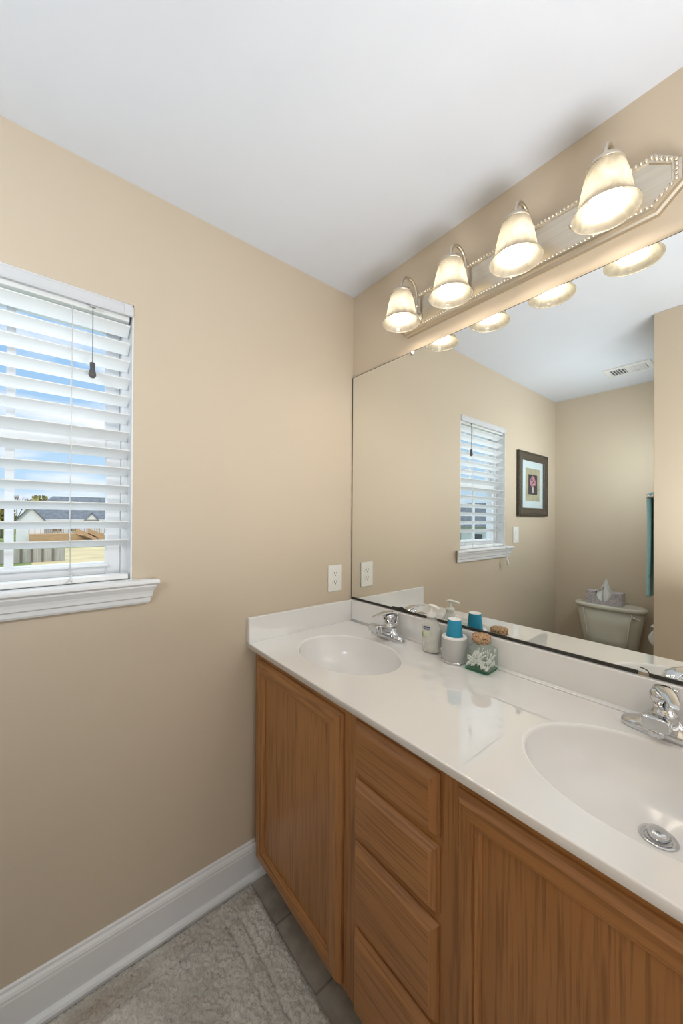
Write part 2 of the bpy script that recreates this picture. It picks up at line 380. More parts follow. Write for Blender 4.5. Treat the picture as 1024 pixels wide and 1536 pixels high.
def frame_rings(mb, rect, prof, plane, mats=(0, 0), sgn=1, base=0.0):
    """mitred moulding round a rectangle. plane 'xz' faces along y, 'yz' faces along x; prof = (inset, height)."""
    a0, a1, z0, z1 = rect; rs = []
    for i, h in prof:
        c = [(a0+i, z0+i), (a1-i, z0+i), (a1-i, z1-i), (a0+i, z1-i)]
        rs.append([Vector((a, base+sgn*h, z)) if plane == 'xz' else Vector((base+sgn*h, a, z)) for a, z in c])
    for ra, rb in zip(rs, rs[1:]):
        for k in range(4):
            j = (k+1) % 4
            va = [mb.bm.verts.new(p) for p in (ra[k], ra[j], rb[j], rb[k])]
            f = mb.bm.faces.new(va); f.material_index = mats[0] if k in (0, 2) else mats[1]; f.smooth = False
    return rs
def oval(cx, cy, ax, ay, z, n, p=2.0, ph=0.0):
    r = []
    for i in range(n):
        a = 2*PI*i/n + ph; c, q = math.cos(a), math.sin(a)
        r.append(Vector((cx + ax*math.copysign(abs(c)**(2/p), c), cy + ay*math.copysign(abs(q)**(2/p), q), z)))
    return r

H = 2.44
# ------------------------------------------------------------------ room shell
WY0, WY1, WZ0, WZ1 = -1.512, -0.925, 1.1845, 2.054       # window opening
mb = MB()
for (y0, y1, z0, z1) in ((-2.54, WY0, 0, H), (WY1, 0.10, 0, H), (WY0, WY1, 0, WZ0), (WY0, WY1, WZ1, H)):
    mb.box(-0.14, 0, y0, y1, z0, z1)
struct(mb.build('wall_left', WALL), 'beige painted wall with the window', 'wall')
struct(MB().box(0, 2.70, 0, 0.12, 0, H).build('wall_back', WALL), 'beige painted wall behind the wide mirror', 'wall')
struct(MB().box(0, 0.888, -2.54, -2.44, 0, H).build('wall_rear', WALL), 'beige wall behind the toilet, seen in the mirror', 'wall')
struct(MB().box(0.888, 2.70, -2.54, -1.281, 0, H, 0.003).build('wall_partition', WALL), 'beige end of the partition wall at the right of the mirror view', 'wall')
mb = MB(); mb.box(2.70, 2.80, -1.281, -1.16, 0, H); mb.box(2.70, 2.80, -0.18, 0.12, 0, H); mb.box(2.70, 2.80, -1.16, -0.18, 2.06, H)
mb.box(2.80, 2.84, -1.4, 0.2, -0.02, H)
struct(mb.build('wall_right', WALL), 'beige wall with the doorway, to the right of the view', 'wall')
struct(MB().box(-0.14, 2.84, -2.54, 0.12, -0.06, 0).build('floor', TILE), 'grey brown tiled floor', 'floor')
struct(MB().box(-0.14, 2.84, -2.54, 0.12, H, H+0.08).build('ceiling', CEIL), 'smooth white ceiling', 'ceiling')

# baseboards: board with a cap moulding and a quarter-round shoe
def baseboard(name, p0, p1, nrm, label):
    prof = [(0, 0), (0.034, 0), (0.033, 0.008), (0.028, 0.015), (0.021, 0.019), (0.016, 0.020), (0.016, 0.100), (0.0145, 0.106), (0.0150, 0.110), (0.012, 0.118), (0.007, 0.124), (0.006, 0.131), (0.003, 0.134), (0, 0.134)]
    p0, p1, nrm = Vector(p0), Vector(p1), Vector(nrm)
    rs = [[q + nrm*d + Vector((0, 0, z)) for d, z in prof] for q in (p0, p1)]
    struct(MB().rings(rs, smooth=False).build(name, TRIM), label, 'baseboard')
baseboard('baseboard_left', (0, -0.435, 0), (0, -2.44, 0), (1, 0, 0), 'white baseboard with shoe moulding under the window')
baseboard('baseboard_rear', (0.036, -2.44, 0), (0.888, -2.44, 0), (0, 1, 0), 'white baseboard behind the toilet')
baseboard('baseboard_partition', (0.888, -1.281, 0), (2.70, -1.281, 0), (0, 1, 0), 'white baseboard along the partition wall')

# ------------------------------------------------------------------ window
win = struct(thing('window_1', 'white double-hung window behind the blind', 'window', (0, 0, 0)), 'white double-hung window behind the blind', 'window')
mb = MB()
for a, b, c, d in ((WY0, WY0+0.022, WZ0, WZ1), (WY1-0.022, WY1, WZ0, WZ1), (WY0, WY1, WZ1-0.03, WZ1), (WY0, WY1, WZ0, WZ0+0.014)):
    mb.box(-0.138, -0.062, a, b, c, d, 0.002, 1)
mb.build('window_frame', VINYL, win)
def sash(x0, x1, z0, z1, name, rail_b, rail_t, gw):
    mb = MB(); y0, y1 = WY0+0.022, WY1-0.022; st = 0.041
    mb.box(x0, x1, y0, y0+st, z0, z1, 0.003, 1); mb.box(x0, x1, y1-st, y1, z0, z1, 0.003, 1)
    mb.box(x0, x1, y0+st, y1-st, z0, z0+rail_b, 0.003, 1); mb.box(x0, x1, y0+st, y1-st, z1-rail_t, z1, 0.003, 1)
    ym = (y0+y1)/2; xm = (x0+x1)/2
    mb.box(xm-0.006, xm+0.006, ym-0.010, ym+0.010, z0+rail_b, z1-rail_t)
    s = mb.build(name, VINYL, win)
    mb = MB(); mb.poly([(xm, y0+st, z0+rail_b), (xm, y1-st, z0+rail_b), (xm, y1-st, z1-rail_t), (xm, y0+st, z1-rail_t)])
    mb.build('pane', PANE, s); return s
sash(-0.128, -0.102, 1.595, WZ1-0.03, 'upper_sash', 0.055, 0.035, 0)
ls = sash(-0.098, -0.070, WZ0+0.014, 1.640, 'lower_sash', 0.040, 0.048, 0)
MB().box(-0.070, -0.058, -1.46, -0.98, 1.224, 1.234, 0.003, 1).build('lift_rail', VINYL, ls)
MB().box(-0.074, -0.060, -1.027, -1.0, 1.59, 1.60, 0.002, 1).build('tilt_latch', DARKM, ls)

# stool and apron with mitred returns
def moulding(prof, ya, yb, mat, name, parent):
    """prof: (out, z); each end is returned by insetting by the depth difference to the nose"""
    dm = max(d for d, z in prof)
    r0 = [Vector((d, yb - (dm-d), z)) for d, z in prof]; r1 = [Vector((d, ya + (dm-d), z)) for d, z in prof]
    mb = MB(); mb.rings([r0, r1], smooth=False); return mb.build(name, mat, parent)
prof = [(0, 1.1845), (0.030, 1.1845), (0.034, 1.1825), (0.0365, 1.178), (0.0365, 1.172), (0.033, 1.168), (0.0285, 1.166), (0.0285, 1.161), (0.026, 1.156), (0.021, 1.146), (0.019, 1.137), (0.018, 1.128), (0.014, 1.124), (0.013, 1.112), (0.010, 1.106), (0, 1.104)]
moulding(prof, -1.586, -0.851, TRIM, 'window_sill', win)
MB().box(-0.075, 0.003, WY0, WY1, 1.178, 1.1850).build('inner_sill', TRIM, win)
mb = MB()
mb.box(-0.064, -0.0005, WY1-0.004, WY1-0.0002, 1.1850, WZ1); mb.box(-0.064, -0.0005, WY0+0.0002, WY0+0.004, 1.1850, WZ1); mb.box(-0.064, -0.0005, WY0, WY1, WZ1-0.004, WZ1-0.0002)
mb.build('window_return', TRIM, win)

# ------------------------------------------------------------------ blind
bl = thing('window_blind', 'white faux wood slatted blind hanging in the window', 'blind', (-0.03, (WY0+WY1)/2, WZ1-0.004))
ox, oy, oz = bl.location
BY0, BY1 = WY0+0.0055-oy, WY1-0.0055-oy
mb = MB(); mb.box(-0.028, 0.016, BY0+0.004, BY1-0.004, -0.045, -0.002, 0.002, 1); mb.build('headrail', SLAT, bl)
mb = MB()
vp = [(0.028, -0.035), (0.034, -0.035), (0.036, -0.033), (0.036, -0.030), (0.034, -0.028), (0.034, -0.006), (0.036, -0.004), (0.036, -0.0012), (0.033, 0), (0.028, 0)]
mb.rings([[Vector((a, BY0, z)) for a, z in vp], [Vector((a, BY1, z)) for a, z in vp]], smooth=False)
mb.box(0.0285, 0.0375, BY1-0.022, BY1+0.0012, -0.0355, 0.0005, 0.0012, 1)
mb.box(0.0285, 0.0375, BY0-0.0012, BY0+0.022, -0.0355, 0.0005, 0.0012, 1)
mb.build('valance', VALW, bl)
TILT = math.radians(24); SW = 0.050; NS = 13; PITCH = 0.05645
slat0 = None
z_first = 1.9905
for i in range(NS):
    ze = z_first - PITCH*i - oz
    if slat0 is None:
        mb = MB(); pr = []
        n = 6
        for k in range(n+1):
            t = k/n; u = t*SW; bow = 0.0016*math.sin(PI*t)
            pr.append((-u*math.cos(TILT) + bow*math.sin(TILT)*0, -u*math.sin(TILT) + bow))
        lo = [(a, z-0.0028) for a, z in pr]
        ringp = pr + lo[::-1]
        mb.rings([[Vector((a, BY0+0.003, z)) for a, z in ringp], [Vector((a, BY1-0.003, z)) for a, z in ringp]], smooth=False)
        slat0 = mb.build('slat', SLAT, bl); o = slat0
    else:
        o = slat0.copy(); COL.objects.link(o); o.parent = bl
    o.location = (0.021, 0, ze)
MB().box(-0.022, 0.024, BY0+0.003, BY1-0.003, 1.1865-oz, 1.203-oz, 0.004, 2).build('bottom_rail', SLAT, bl)
for yy in (-1.082, -1.355):
    mb = MB(); y = yy-oy
    mb.tube([(0.0235, y, -0.05), (0.0235, y, 1.203-oz)], 0.0010, 6); mb.build('front_ladder_cord', CORD, bl)
    mb = MB(); mb.tube([(-0.026, y, -0.05), (-0.026, y, 1.203-oz)], 0.0010, 6); mb.build('rear_ladder_cord', CORD, bl)
    mb = MB()
    pts = [(0.026 + 0.003*math.sin(k*1.3), y + 0.006*math.sin(k*1.9), 1.225-oz - 0.0042*k) for k in range(9)]
    mb.tube(pts, 0.0013, 6); mb.tube([(0.026, y-0.002, 1.197-oz), (0.029, y-0.016, 1.190-oz), (0.030, y-0.020, 1.1875-oz)], 0.0012, 6)
    mb.build('cord_knot', CORD, bl)
y = -1.034-oy
tc = MB(); tc.tube([(0.040, y, -0.048), (0.0405, y, -0.15), (0.040, y, -0.212)], 0.0013, 6); tco = tc.build('tilt_cord', CORDD, bl)
mb = MB(); mb.lathe([(0.004, 0.002), (0.0072, 0), (0.0066, -0.010), (0.0062, -0.016), (0.0095, -0.030), (0.0098, -0.036), (0.006, -0.043), (0.003, -0.044)], (0.040, y, -0.212), 16); mb.build('tassel', TASSD, tco)
mb = MB(); mb.box(0.036, 0.041, y-0.008, y+0.008, -0.047, -0.041, 0.001, 1); mb.build('cord_guide', CHROME, bl)
yl = -1.455-oy
lc = MB(); lc.tube([(0.040, yl, -0.04), (0.041, yl, 1.20-oz), (0.072, yl, 1.19-oz), (0.074, yl, 1.168-oz), (0.074, yl, 1.11-oz)], 0.0013, 6)
lc.tube([(0.040, yl-0.012, -0.04), (0.041, yl-0.012, 1.20-oz), (0.071, yl-0.012, 1.19-oz), (0.074, yl-0.012, 1.168-oz), (0.074, yl-0.012, 1.085-oz)], 0.0013, 6)
lco = lc.build('lift_cord', CORD, bl)
for dy, zz in ((0, 1.115), (-0.012, 1.09)):
    mb = MB(); mb.lathe([(0.003, 0.0), (0.006, -0.002), (0.0055, -0.012), (0.009, -0.026), (0.0085, -0.032), (0.003, -0.036)], (0.074, yl+dy, zz-oz), 14); mb.build('tassel', PLASTW, lco)

# ------------------------------------------------------------------ vanity cabinet
vc = thing('vanity_cabinet', 'medium oak vanity cabinet with panelled doors and four drawers under the white counter', 'cabinet', (0, 0, 0))
CZ = 0.9039; CT = 0.020; VX = 1.50
mb = MB(); mb.box(0.004, VX-0.006, -0.478, -0.004, 0.088, CZ-CT-0.17); 
mb.box(0.004, VX-0.006, -0.478, -0.470, 0.088, CZ-CT-0.0005); mb.box(0.004, 0.022, -0.478, -0.004, 0.088, CZ-CT-0.0005); mb.box(VX-0.024, VX-0.006, -0.478, -0.004, 0.088, CZ-CT-0.0005)
mb.build('body', OAKV, vc)
FY = -0.497
mb = MB(); mb.mi = 0
for a, b in ((0.004, 0.052), (0.528, 0.606), (0.842, 0.911), (1.388, VX-0.006)):
    mb.box(a, b, FY, -0.478, 0.088, CZ-CT-0.0005)
mb.mi = 1
for a, b in ((0.052, 0.528), (0.606, 0.842), (0.911, 1.388)):
    mb.box(a, b, FY+0.0003, -0.478, 0.838, CZ-CT-0.0005); mb.box(a, b, FY+0.0003, -0.478, 0.088, 0.112)
for z in (0.705, 0.543, 0.317): mb.box(0.606, 0.842, FY+0.0003, -0.478, z-0.02, z+0.02)
mb.build('face_frame', [OAKV, OAKH], vc)
MB().box(0.004, VX-0.006, -0.430, -0.415, 0.0, 0.088).build('toe_kick', OAKD, vc)
DP = [(0, 0), (0, 0.005), (0.0015, 0.0075), (0.0105, 0.0185), (0.0135, 0.0205), (0.0385, 0.0205), (0.0393, 0.0165), (0.0405, 0.0155), (0.0425, 0.0175), (0.0445, 0.0180), (0.0465, 0.0170), (0.0515, 0.0085), (0.0522, 0.0050), (0.0535, 0.0050)]
def door(x0, x1, z0, z1):
    mb = MB(); rs = frame_rings(mb, (x0, x1, z0, z1), DP, 'xz', (1, 0), -1, FY)
    bmesh.ops.remove_doubles(mb.bm, verts=mb.bm.verts[:], dist=1e-6)
    d = mb.build('door', [OAKV, OAKH], vc)
    i = 0.0515; mb = MB(); mb.box(x0+i, x1-i, FY-0.0060, FY-0.002, z0+i, z1-i); mb.build('door_panel', OAKV, d)
    return d
door(0.040, 0.540, 0.100, 0.843); door(0.899, 1.400, 0.100, 0.846)
RP = [(0, 0), (0, 0.003), (0.0015, 0.0055), (0.0135, 0.0185), (0.0165, 0.0205)]
for z0, z1 in ((0.714, 0.850), (0.555, 0.697), (0.328, 0.532), (0.100, 0.305)):
    mb = MB(); rs = frame_rings(mb, (0.593, 0.855, z0, z1), RP, 'xz', (0, 1), -1, FY)
    bmesh.ops.remove_doubles(mb.bm, verts=mb.bm.verts[:], dist=1e-6)
    mb.poly([p for p in rs[-1]]); mb.build('drawer_front', [OAKH, OAKV], vc)

# ------------------------------------------------------------------ counter top with two bowls
ct = thing('countertop', 'glossy white cultured marble counter with two moulded oval sinks on the oak cabinet', 'countertop', (0, 0, CZ))
SK = [(0.322, -0.300, 0.215, 0.158), (1.160, -0.292, 0.218, 0.170)]
mb = MB(); N_ = 160; YF = -0.5374
xs = [0.0015, (SK[0][0]+SK[1][0])/2, VX]
er = 0.0032
for k, (cx, cy, ax, ay) in enumerate(SK):
    x0, x1, y0, y1 = xs[k], xs[k+1], YF+er, -0.0015
    inn = oval(cx, cy, ax, ay, 0, N_)
    angs = [math.atan2(p.y-cy, p.x-cx) for p in inn]
    # put exact corners in
    out = []
    for p in inn:
        d = Vector((p.x-cx, p.y-cy)); t = min([(x1-cx)/d.x if d.x > 1e-9 else (x0-cx)/d.x if d.x < -1e-9 else 1e9, (y1-cy)/d.y if d.y > 1e-9 else (y0-cy)/d.y if d.y < -1e-9 else 1e9])
        out.append(Vector((cx+d.x*t, cy+d.y*t, 0)))
    for c in ((x0, y0), (x1, y0), (x1, y1), (x0, y1)):
        j = min(range(N_), key=lambda q: (out[q].x-c[0])**2 + (out[q].y-c[1])**2); out[j] = Vector((c[0], c[1], 0))
    mid = [a.lerp(b, 0.5) for a, b in zip(inn, out)]
    mb.rings([out, mid, inn], (False, False), smooth=False)
# front edge, eased top and bottom
ep = [(YF+er, 0)] + [(YF+er-er*math.sin(PI/2*k/4), -er+er*math.cos(PI/2*k/4)) for k in range(1, 5)] + [(YF, -CT+0.003), (YF+0.003, -CT), (-0.44, -CT)]
mb.rings([[Vector((x, y, z)) for y, z in ep] for x in (xs[0], xs[2])], (False, False), closed=False, smooth=True)
for x in (xs[0], xs[2]): mb.poly([Vector((x, y, z)) for y, z in ep[:-1]] + [Vector((x, -0.0015, -CT)), Vector((x, -0.0015, 0))])
bmesh.ops.remove_doubles(mb.bm, verts=mb.bm.verts[:], dist=1e-5)
mb.build('slab', MARBLE, ct)
def basin(cx, cy, ax, ay, lbl):
    mb = MB(); D = 0.128; dx, dy = cx, cy+0.055
    prof = []
    # rounded lip then a bowl easing into the floor
    for k in range(7):
        a = PI/2*k/6; prof.append((1 - 0.045*math.sin(a)*0.75, -0.009*(1-math.cos(a))))
    prof2 = [(0.955, -0.022), (0.935, -0.038), (0.90, -0.056), (0.85, -0.073), (0.77, -0.089), (0.66, -0.102), (0.52, -0.112), (0.36, -0.119), (0.22, -0.1245), (0.13, -0.1275), (0.105, -0.129)]
    rs = []
    for s_, z in prof + prof2:
        t = min(1, (-z)/D); w = t*t*0.95 if s_ < 0.9 else 0.0
        w = max(0, (1-s_)/0.9)**1.5
        ccx, ccy = cx + (dx-cx)*w, cy + (dy-cy)*w
        q = max(0.0, (0.3-s_)/0.2); q = min(1, q)
        rx = ax*s_*(1-q) + 0.0225*(s_/0.105)*q if q > 0 else ax*s_
        ry = ay*s_*(1-q) + 0.0225*(s_/0.105)*q if q > 0 else ay*s_
        rs.append(oval(ccx, ccy, rx, ry, z, N_))
    mb.rings(rs, (False, True), smooth=True)
    b = mb.build('basin', MARBLEB, ct)
    mb = MB(); zc = -0.1275
    mb.lathe([(0.019, zc-0.003), (0.0285, zc-0.001), (0.0305, zc+0.001), (0.029, zc+0.0032), (0.022, zc+0.0022), (0.0195, zc-0.002)], (dx, dy, 0), 40, caps=(True, False))
    d = mb.build('drain_flange', CHROME, b)
    mb = MB(); mb.lathe([(0.012, zc-0.002), (0.0165, zc+0.002), (0.0172, zc+0.004), (0.0172, zc+0.012), (0.0155, zc+0.0142), (0.010, zc+0.0155), (0.0005, zc+0.016)], (dx, dy, 0), 36)
    mb.build('stopper', CHROME, d)
for k, s_ in enumerate(SK): basin(*s_, k)
BS = 0.0958
mb = MB(); mb.box(0.0015, VX, -0.0205, -0.001, -0.002, BS, 0.003, 2); mb.build('backsplash', MARBLE, ct)
mb = MB(); mb.box(0.001, 0.0195, YF+0.003, -0.0205, -0.002, BS, 0.003, 2); mb.build('sidesplash', MARBLE, ct)
# coved joint between counter and backsplash
mb = MB()
cv = [(-0.0205, 0.009), (-0.0212, 0.0045), (-0.0235, 0.0018), (-0.028, 0.0003), (-0.0205, 0.0)]
mb.rings([[Vector((x, y, z)) for y, z in cv] for x in (0.02, VX)], smooth=True); mb.build('caulk_bead', MARBLE, ct)

# ------------------------------------------------------------------ mirror
mr = thing('wall_mirror', 'wide frameless mirror on the wall above the counter', 'mirror', (0.75, 0, 1.0))
mb = MB(); mb.box(0.005-0.75, VX-0.75, -0.006, -0.001, 0.0085, 1.0507, 0.0); g = mb.build('mirror_glass', MIRROR, mr)
mb = MB(); mb.box(0.005-0.75, 1.0835-0.75, -0.0085, -0.0062, 0.0012, 0.0095); mb.box(1.1045-0.75, VX-0.75, -0.0085, -0.0062, 0.0012, 0.0095)
mb.box(0.0035-0.75, 0.0055-0.75, -0.0072, -0.0005, 0.006, 1.0507)
mb.build('mirror_channel', DARKM, mr)
mb = MB(); mb.box(0.0055-0.75, VX-0.75, -0.0064, -0.0006, 1.0507, 1.0522); mb.build('mirror_top_edge', DARKM, mr)
mb = MB(); mb.lathe([(0.0005, -0.0135), (0.006, -0.0125), (0.0095, -0.009), (0.0105, -0.006)], (0.363-0.75, 0, 1.047), 24, 'y'); mb.build('clip', CHROME, mr)
mb = MB(); mb.lathe([(0.0005, -0.0135), (0.006, -0.0125), (0.0095, -0.009), (0.0105, -0.006)], (1.19-0.75, 0, 1.047), 24, 'y'); mb.build('clip', CHROME, mr)
# worn silvering and the clip cut-out at the lower edge
mb = MB()
pp = [(0.258, 0.0095), (0.268, 0.0145), (0.300, 0.0155), (0.312, 0.0195), (0.322, 0.020), (0.331, 0.0150), (0.345, 0.0125), (0.36, 0.0095)]
mb.prism([(x-0.75, -0.0062, z) for x, z in pp], (0, -0.0003, 0)); mb.build('worn_silvering', DARKM, mr)
mb = MB(); mb.tube([(1.086-0.75, -0.0068, 0.0185), (1.094-0.75, -0.0068, 0.0178), (1.101-0.75, -0.0068, 0.0150), (1.1045-0.75, -0.0068, 0.0085)], 0.0011, 6); mb.build('clip_cutout_edge', DARKM, mr)

# ------------------------------------------------------------------ vanity light
vl = thing('vanity_light', 'four-lamp brushed nickel light bar with beaded trim above the mirror', 'light fixture', (0.731, 0, 2.187))
def octo(hx, hz, tipz, cut, y, n=None):
    return [Vector(p) for p in ((-hx, y, -tipz), (-hx+cut, y, -hz), (hx-cut, y, -hz), (hx, y, -tipz), (hx, y, tipz), (hx-cut, y, hz), (-hx+cut, y, hz), (-hx, y, tipz))]
mb = MB()
mb.rings([octo(0.440, 0.072, 0.026, 0.050, -0.0005), octo(0.440, 0.072, 0.026, 0.050, -0.012), octo(0.436, 0.068, 0.024, 0.049, -0.017), octo(0.434, 0.066, 0.0235, 0.048, -0.026), octo(0.428, 0.060, 0.022, 0.045, -0.030), octo(0.418, 0.051, 0.019, 0.042, -0.030), octo(0.416, 0.049, 0.0185, 0.041, -0.0265)], smooth=False)
mb.build('back_plate', NICKEL, vl)
mb = MB(); bo = octo(0.4255, 0.0575, 0.0215, 0.0445, -0.0315)
for k in range(8):
    a, b = bo[k], bo[(k+1) % 8]; n = max(3, int((b-a).length/0.0098))
    for i in range(n):
        p = a.lerp(b, i/n); bb = bmesh.new(); bmesh.ops.create_icosphere(bb, subdivisions=1, radius=0.0046)
        for v in bb.verts: v.co = v.co + p
        mb.merge(bb, smooth=True)
mb.build('bead_trim', NICKELB, vl)
for xx in (-0.21, 0.0, 0.21):
    mb = MB(); mb.lathe([(0.0005, -0.0395), (0.004, -0.038), (0.0055, -0.033), (0.0055, -0.026)], (xx, 0, 0.0), 14, 'y')
    mb.build('mounting_knob', NICKELB, vl)
for xw in (0.416, 0.626, 0.836, 1.046):
    x = xw-0.731; yr = -0.130
    a = MB()
    a.lathe([(0.0005, -0.048), (0.007, -0.047), (0.011, -0.042), (0.0125, -0.034), (0.016, -0.031), (0.017, -0.026)], (x, 0, -0.028), 20, 'y')
    pts = [(x, -0.036, -0.032), (x, -0.0415, -0.028), (x, -0.0435, -0.016), (x, -0.043, 0.02), (x, -0.0425, 0.050)]
    for k in range(1, 10):
        t = PI*k/10; pts.append((x, -0.0862 + 0.0437*math.cos(t), 0.056 + 0.043*math.sin(t)))
    pts += [(x, yr, 0.052), (x, yr, 0.040)]
    a.tube(pts, 0.0052, 12)
    a.lathe([(0.0075, 0.006), (0.0085, 0.010), (0.0075, 0.014)], (x, -0.043, 0.0), 16)
    arm = a.build('arm', NICKEL, vl)
    c = MB(); c.lathe([(0.006, 0.046), (0.010, 0.043), (0.022, 0.040), (0.034, 0.033), (0.0385, 0.025), (0.0385, 0.021), (0.036, 0.021), (0.030, 0.026)], (x, yr, 0), 36, caps=(True, True)); c.build('collar', NICKEL, arm)
    outp = [(0.030, 0.032), (0.034, 0.029), (0.0375, 0.020), (0.042, 0.005), (0.0465, -0.012), (0.050, -0.030), (0.0525, -0.046), (0.0545, -0.058), (0.058, -0.068), (0.0635, -0.076), (0.068, -0.082), (0.0685, -0.085)]
    inp = [(r-0.004, z) for r, z in outp[::-1]]; inp[0] = (0.0655, -0.0855)
    s_ = MB(); s_.lathe(outp, (x, yr, 0), 48, caps=(False, False)); s_.mi = 1; s_.lathe([outp[-1]] + inp, (x, yr, 0), 48, caps=(False, False)); bmesh.ops.remove_doubles(s_.bm, verts=s_.bm.verts[:], dist=1e-6); sh = s_.build('glass_shade', [SHADE, SHADEIN], arm)
    b_ = MB(); b_.lathe([(0.0005, -0.079), (0.013, -0.077), (0.0245, -0.0695), (0.0315, -0.057), (0.0325, -0.048), (0.0295, -0.036), (0.022, -0.022), (0.0150, -0.012), (0.0130, -0.006)], (x, yr, 0), 28); b_.build('bulb', BULBM, sh)
    k_ = MB(); k_.lathe([(0.0145, -0.010), (0.0165, -0.008), (0.0165, 0.030)], (x, yr, 0), 20); k_.build('socket', PLASTW, arm)

# ------------------------------------------------------------------ faucets
def faucet(loc, rz, lever_rz, label):
    f = thing('faucet', label, 'faucet', loc, rz)
    mb = MB(); lv = []
    for ax, ay, z in ((0.0775, 0.0255, 0), (0.0775, 0.0258, 0.006), (0.0768, 0.0255, 0.012), (0.073, 0.0245, 0.017), (0.064, 0.023, 0.0205), (0.050, 0.0225, 0.0245), (0.039, 0.0225, 0.031), (0.0325, 0.0225, 0.038), (0.0290, 0.0215, 0.0435), (0.0265, 0.0200, 0.046)):
        lv.append(oval(0, 0, ax, ay, z, 56, 2.5))
    mb.rings(lv); mb.build('base', CHROME, f)
    # spout: broad flattened box running forward over the bowl
    mb = MB(); rs = []
    for y, hw, z0, z1 in ((0.016, 0.0255, 0.006, 0.047), (-0.012, 0.0270, 0.006, 0.0520), (-0.030, 0.0265, 0.018, 0.0570), (-0.048, 0.0250, 0.0300, 0.0625), (-0.064, 0.0235, 0.0390, 0.0665), (-0.072, 0.0225, 0.0415, 0.0675)):
        rs.append([Vector((p.x, y, p.y)) for p in oval(0, (z0+z1)/2, hw, (z1-z0)/2, 0, 40, 6.0)])
    mb.rings(rs); sp = mb.build('spout', CHROME, f)
    mb = MB(); rs = []
    for y, hw, zc, hh in ((-0.068, 0.0220, 0.0550, 0.0115), (-0.071, 0.0240, 0.0550, 0.0135), (-0.0895, 0.0235, 0.0555, 0.0132), (-0.093, 0.0210, 0.0555, 0.0112)):
        rs.append([Vector((p.x, y, p.y)) for p in oval(0, zc, hw, hh, 0, 40, 6.0)])
    mb.rings(rs); mb.build('spout_tip', CHROME, sp)
    mb = MB(); mb.lathe([(0.0120, 0.044), (0.0130, 0.042), (0.0130, 0.030), (0.0115, 0.0285), (0.0090, 0.0305)], (0, -0.081, 0), 28); mb.build('aerator', CHROME, sp)
    # handle: waisted neck, dome and the swept-over lever
    c, s_ = math.cos(lever_rz), math.sin(lever_rz)
    rot = lambda p: Vector((p[0]*c - p[1]*s_, p[0]*s_ + p[1]*c, p[2]))
    mb = MB(); mb.lathe([(0.0235, 0.046), (0.0245, 0.053), (0.0205, 0.0575), (0.0185, 0.063), (0.0200, 0.070), (0.0235, 0.077), (0.0255, 0.084), (0.0250, 0.091), (0.0205, 0.0970), (0.0115, 0.1000), (0.0005, 0.1008)], (0, 0, 0), 40)
    h = mb.build('handle', CHROME, f)
    mb = MB()
    pts = [(0, 0.014, 0.050), (0, 0.029, 0.055), (0, 0.0385, 0.066), (0, 0.0395, 0.080), (0, 0.031, 0.0930), (0, 0.013, 0.1015), (0, -0.010, 0.1045), (0, -0.034, 0.1045), (0, -0.058, 0.1030), (0, -0.078, 0.1005), (0, -0.088, 0.0985), (0, -0.092, 0.0975)]
    rad = [0.0085, 0.0105, 0.0120, 0.0135, 0.0155, 0.0170, 0.0160, 0.0145, 0.0125, 0.0100, 0.0080, 0.004]
    mb.tube([rot(p) for p in pts], rad, 16, flat=0.28, up=rot((0, 1, 0.0)))
    mb.build('lever', CHROME, h)
    mb = MB(); mb.sphere(rot((0, -0.0238, 0.084)), 0.0040, 10); mb.build('index_mark', DARKM, h)
    mb = MB(); mb.tube([(0.014, 0.024, 0.012), (0.014, 0.0335, 0.090)], 0.0023, 10)
    mb.lathe([(0.0024, 0.086), (0.0062, 0.0925), (0.0070, 0.095), (0.0054, 0.0968), (0.0005, 0.0972)], (0.014, 0.0335, 0), 16)
    mb.build('drain_lift_rod', CHROME, f)
faucet((0.308, -0.072, CZ), 0.0, 0.0, 'chrome faucet of the far sink, by the soap bottle')
faucet((1.143, -0.078, CZ), 0.0, 0.35, 'chrome faucet of the near sink, at the right edge of the photo')

# ------------------------------------------------------------------ things on the counter
sb = thing('soap_bottle', 'clear pump bottle of milky hand soap with a navy label', 'soap bottle', (0.507, -0.064, CZ), 0.16)
mb = MB(); lv = []
for ax, ay, z, p in ((0.028, 0.017, 0, 2.6), (0.031, 0.0195, 0.004, 2.6), (0.0325, 0.0205, 0.020, 2.6), (0.035, 0.0215, 0.055, 2.5), (0.0355, 0.0215, 0.080, 2.4), (0.0335, 0.0205, 0.095, 2.3), (0.027, 0.0185, 0.110, 2.2), (0.019, 0.0155, 0.120, 2.0), (0.0150, 0.0145, 0.125, 2.0), (0.0145, 0.0145, 0.128, 2.0)):
    lv.append(oval(0, 0, ax, ay, z, 40, p))
mb.rings(lv, (True, False)); mb.build('bottle', BOTTLE, sb)
mb = MB(); lv = []
for ax, ay, z, p in ((0.0265, 0.0155, 0.002, 2.6), (0.0300, 0.0185, 0.007, 2.6), (0.0315, 0.0195, 0.022, 2.6), (0.0340, 0.0205, 0.055, 2.5), (0.0345, 0.0205, 0.080, 2.4), (0.0335, 0.0200, 0.088, 2.3)):
    lv.append(oval(0, 0, ax, ay, z, 40, p))
mb.rings(lv); mb.build('liquid', SOAP, sb)
mb = MB(); mb.lathe([(0.0155, 0.1265), (0.0165, 0.128), (0.0165, 0.139), (0.0140, 0.1415), (0.006, 0.143), (0.0055, 0.150), (0.0045, 0.1505), (0.0045, 0.163)], (0, 0, 0), 24); pc = mb.build('pump', PLASTW, sb)
mb = MB(); rs = []
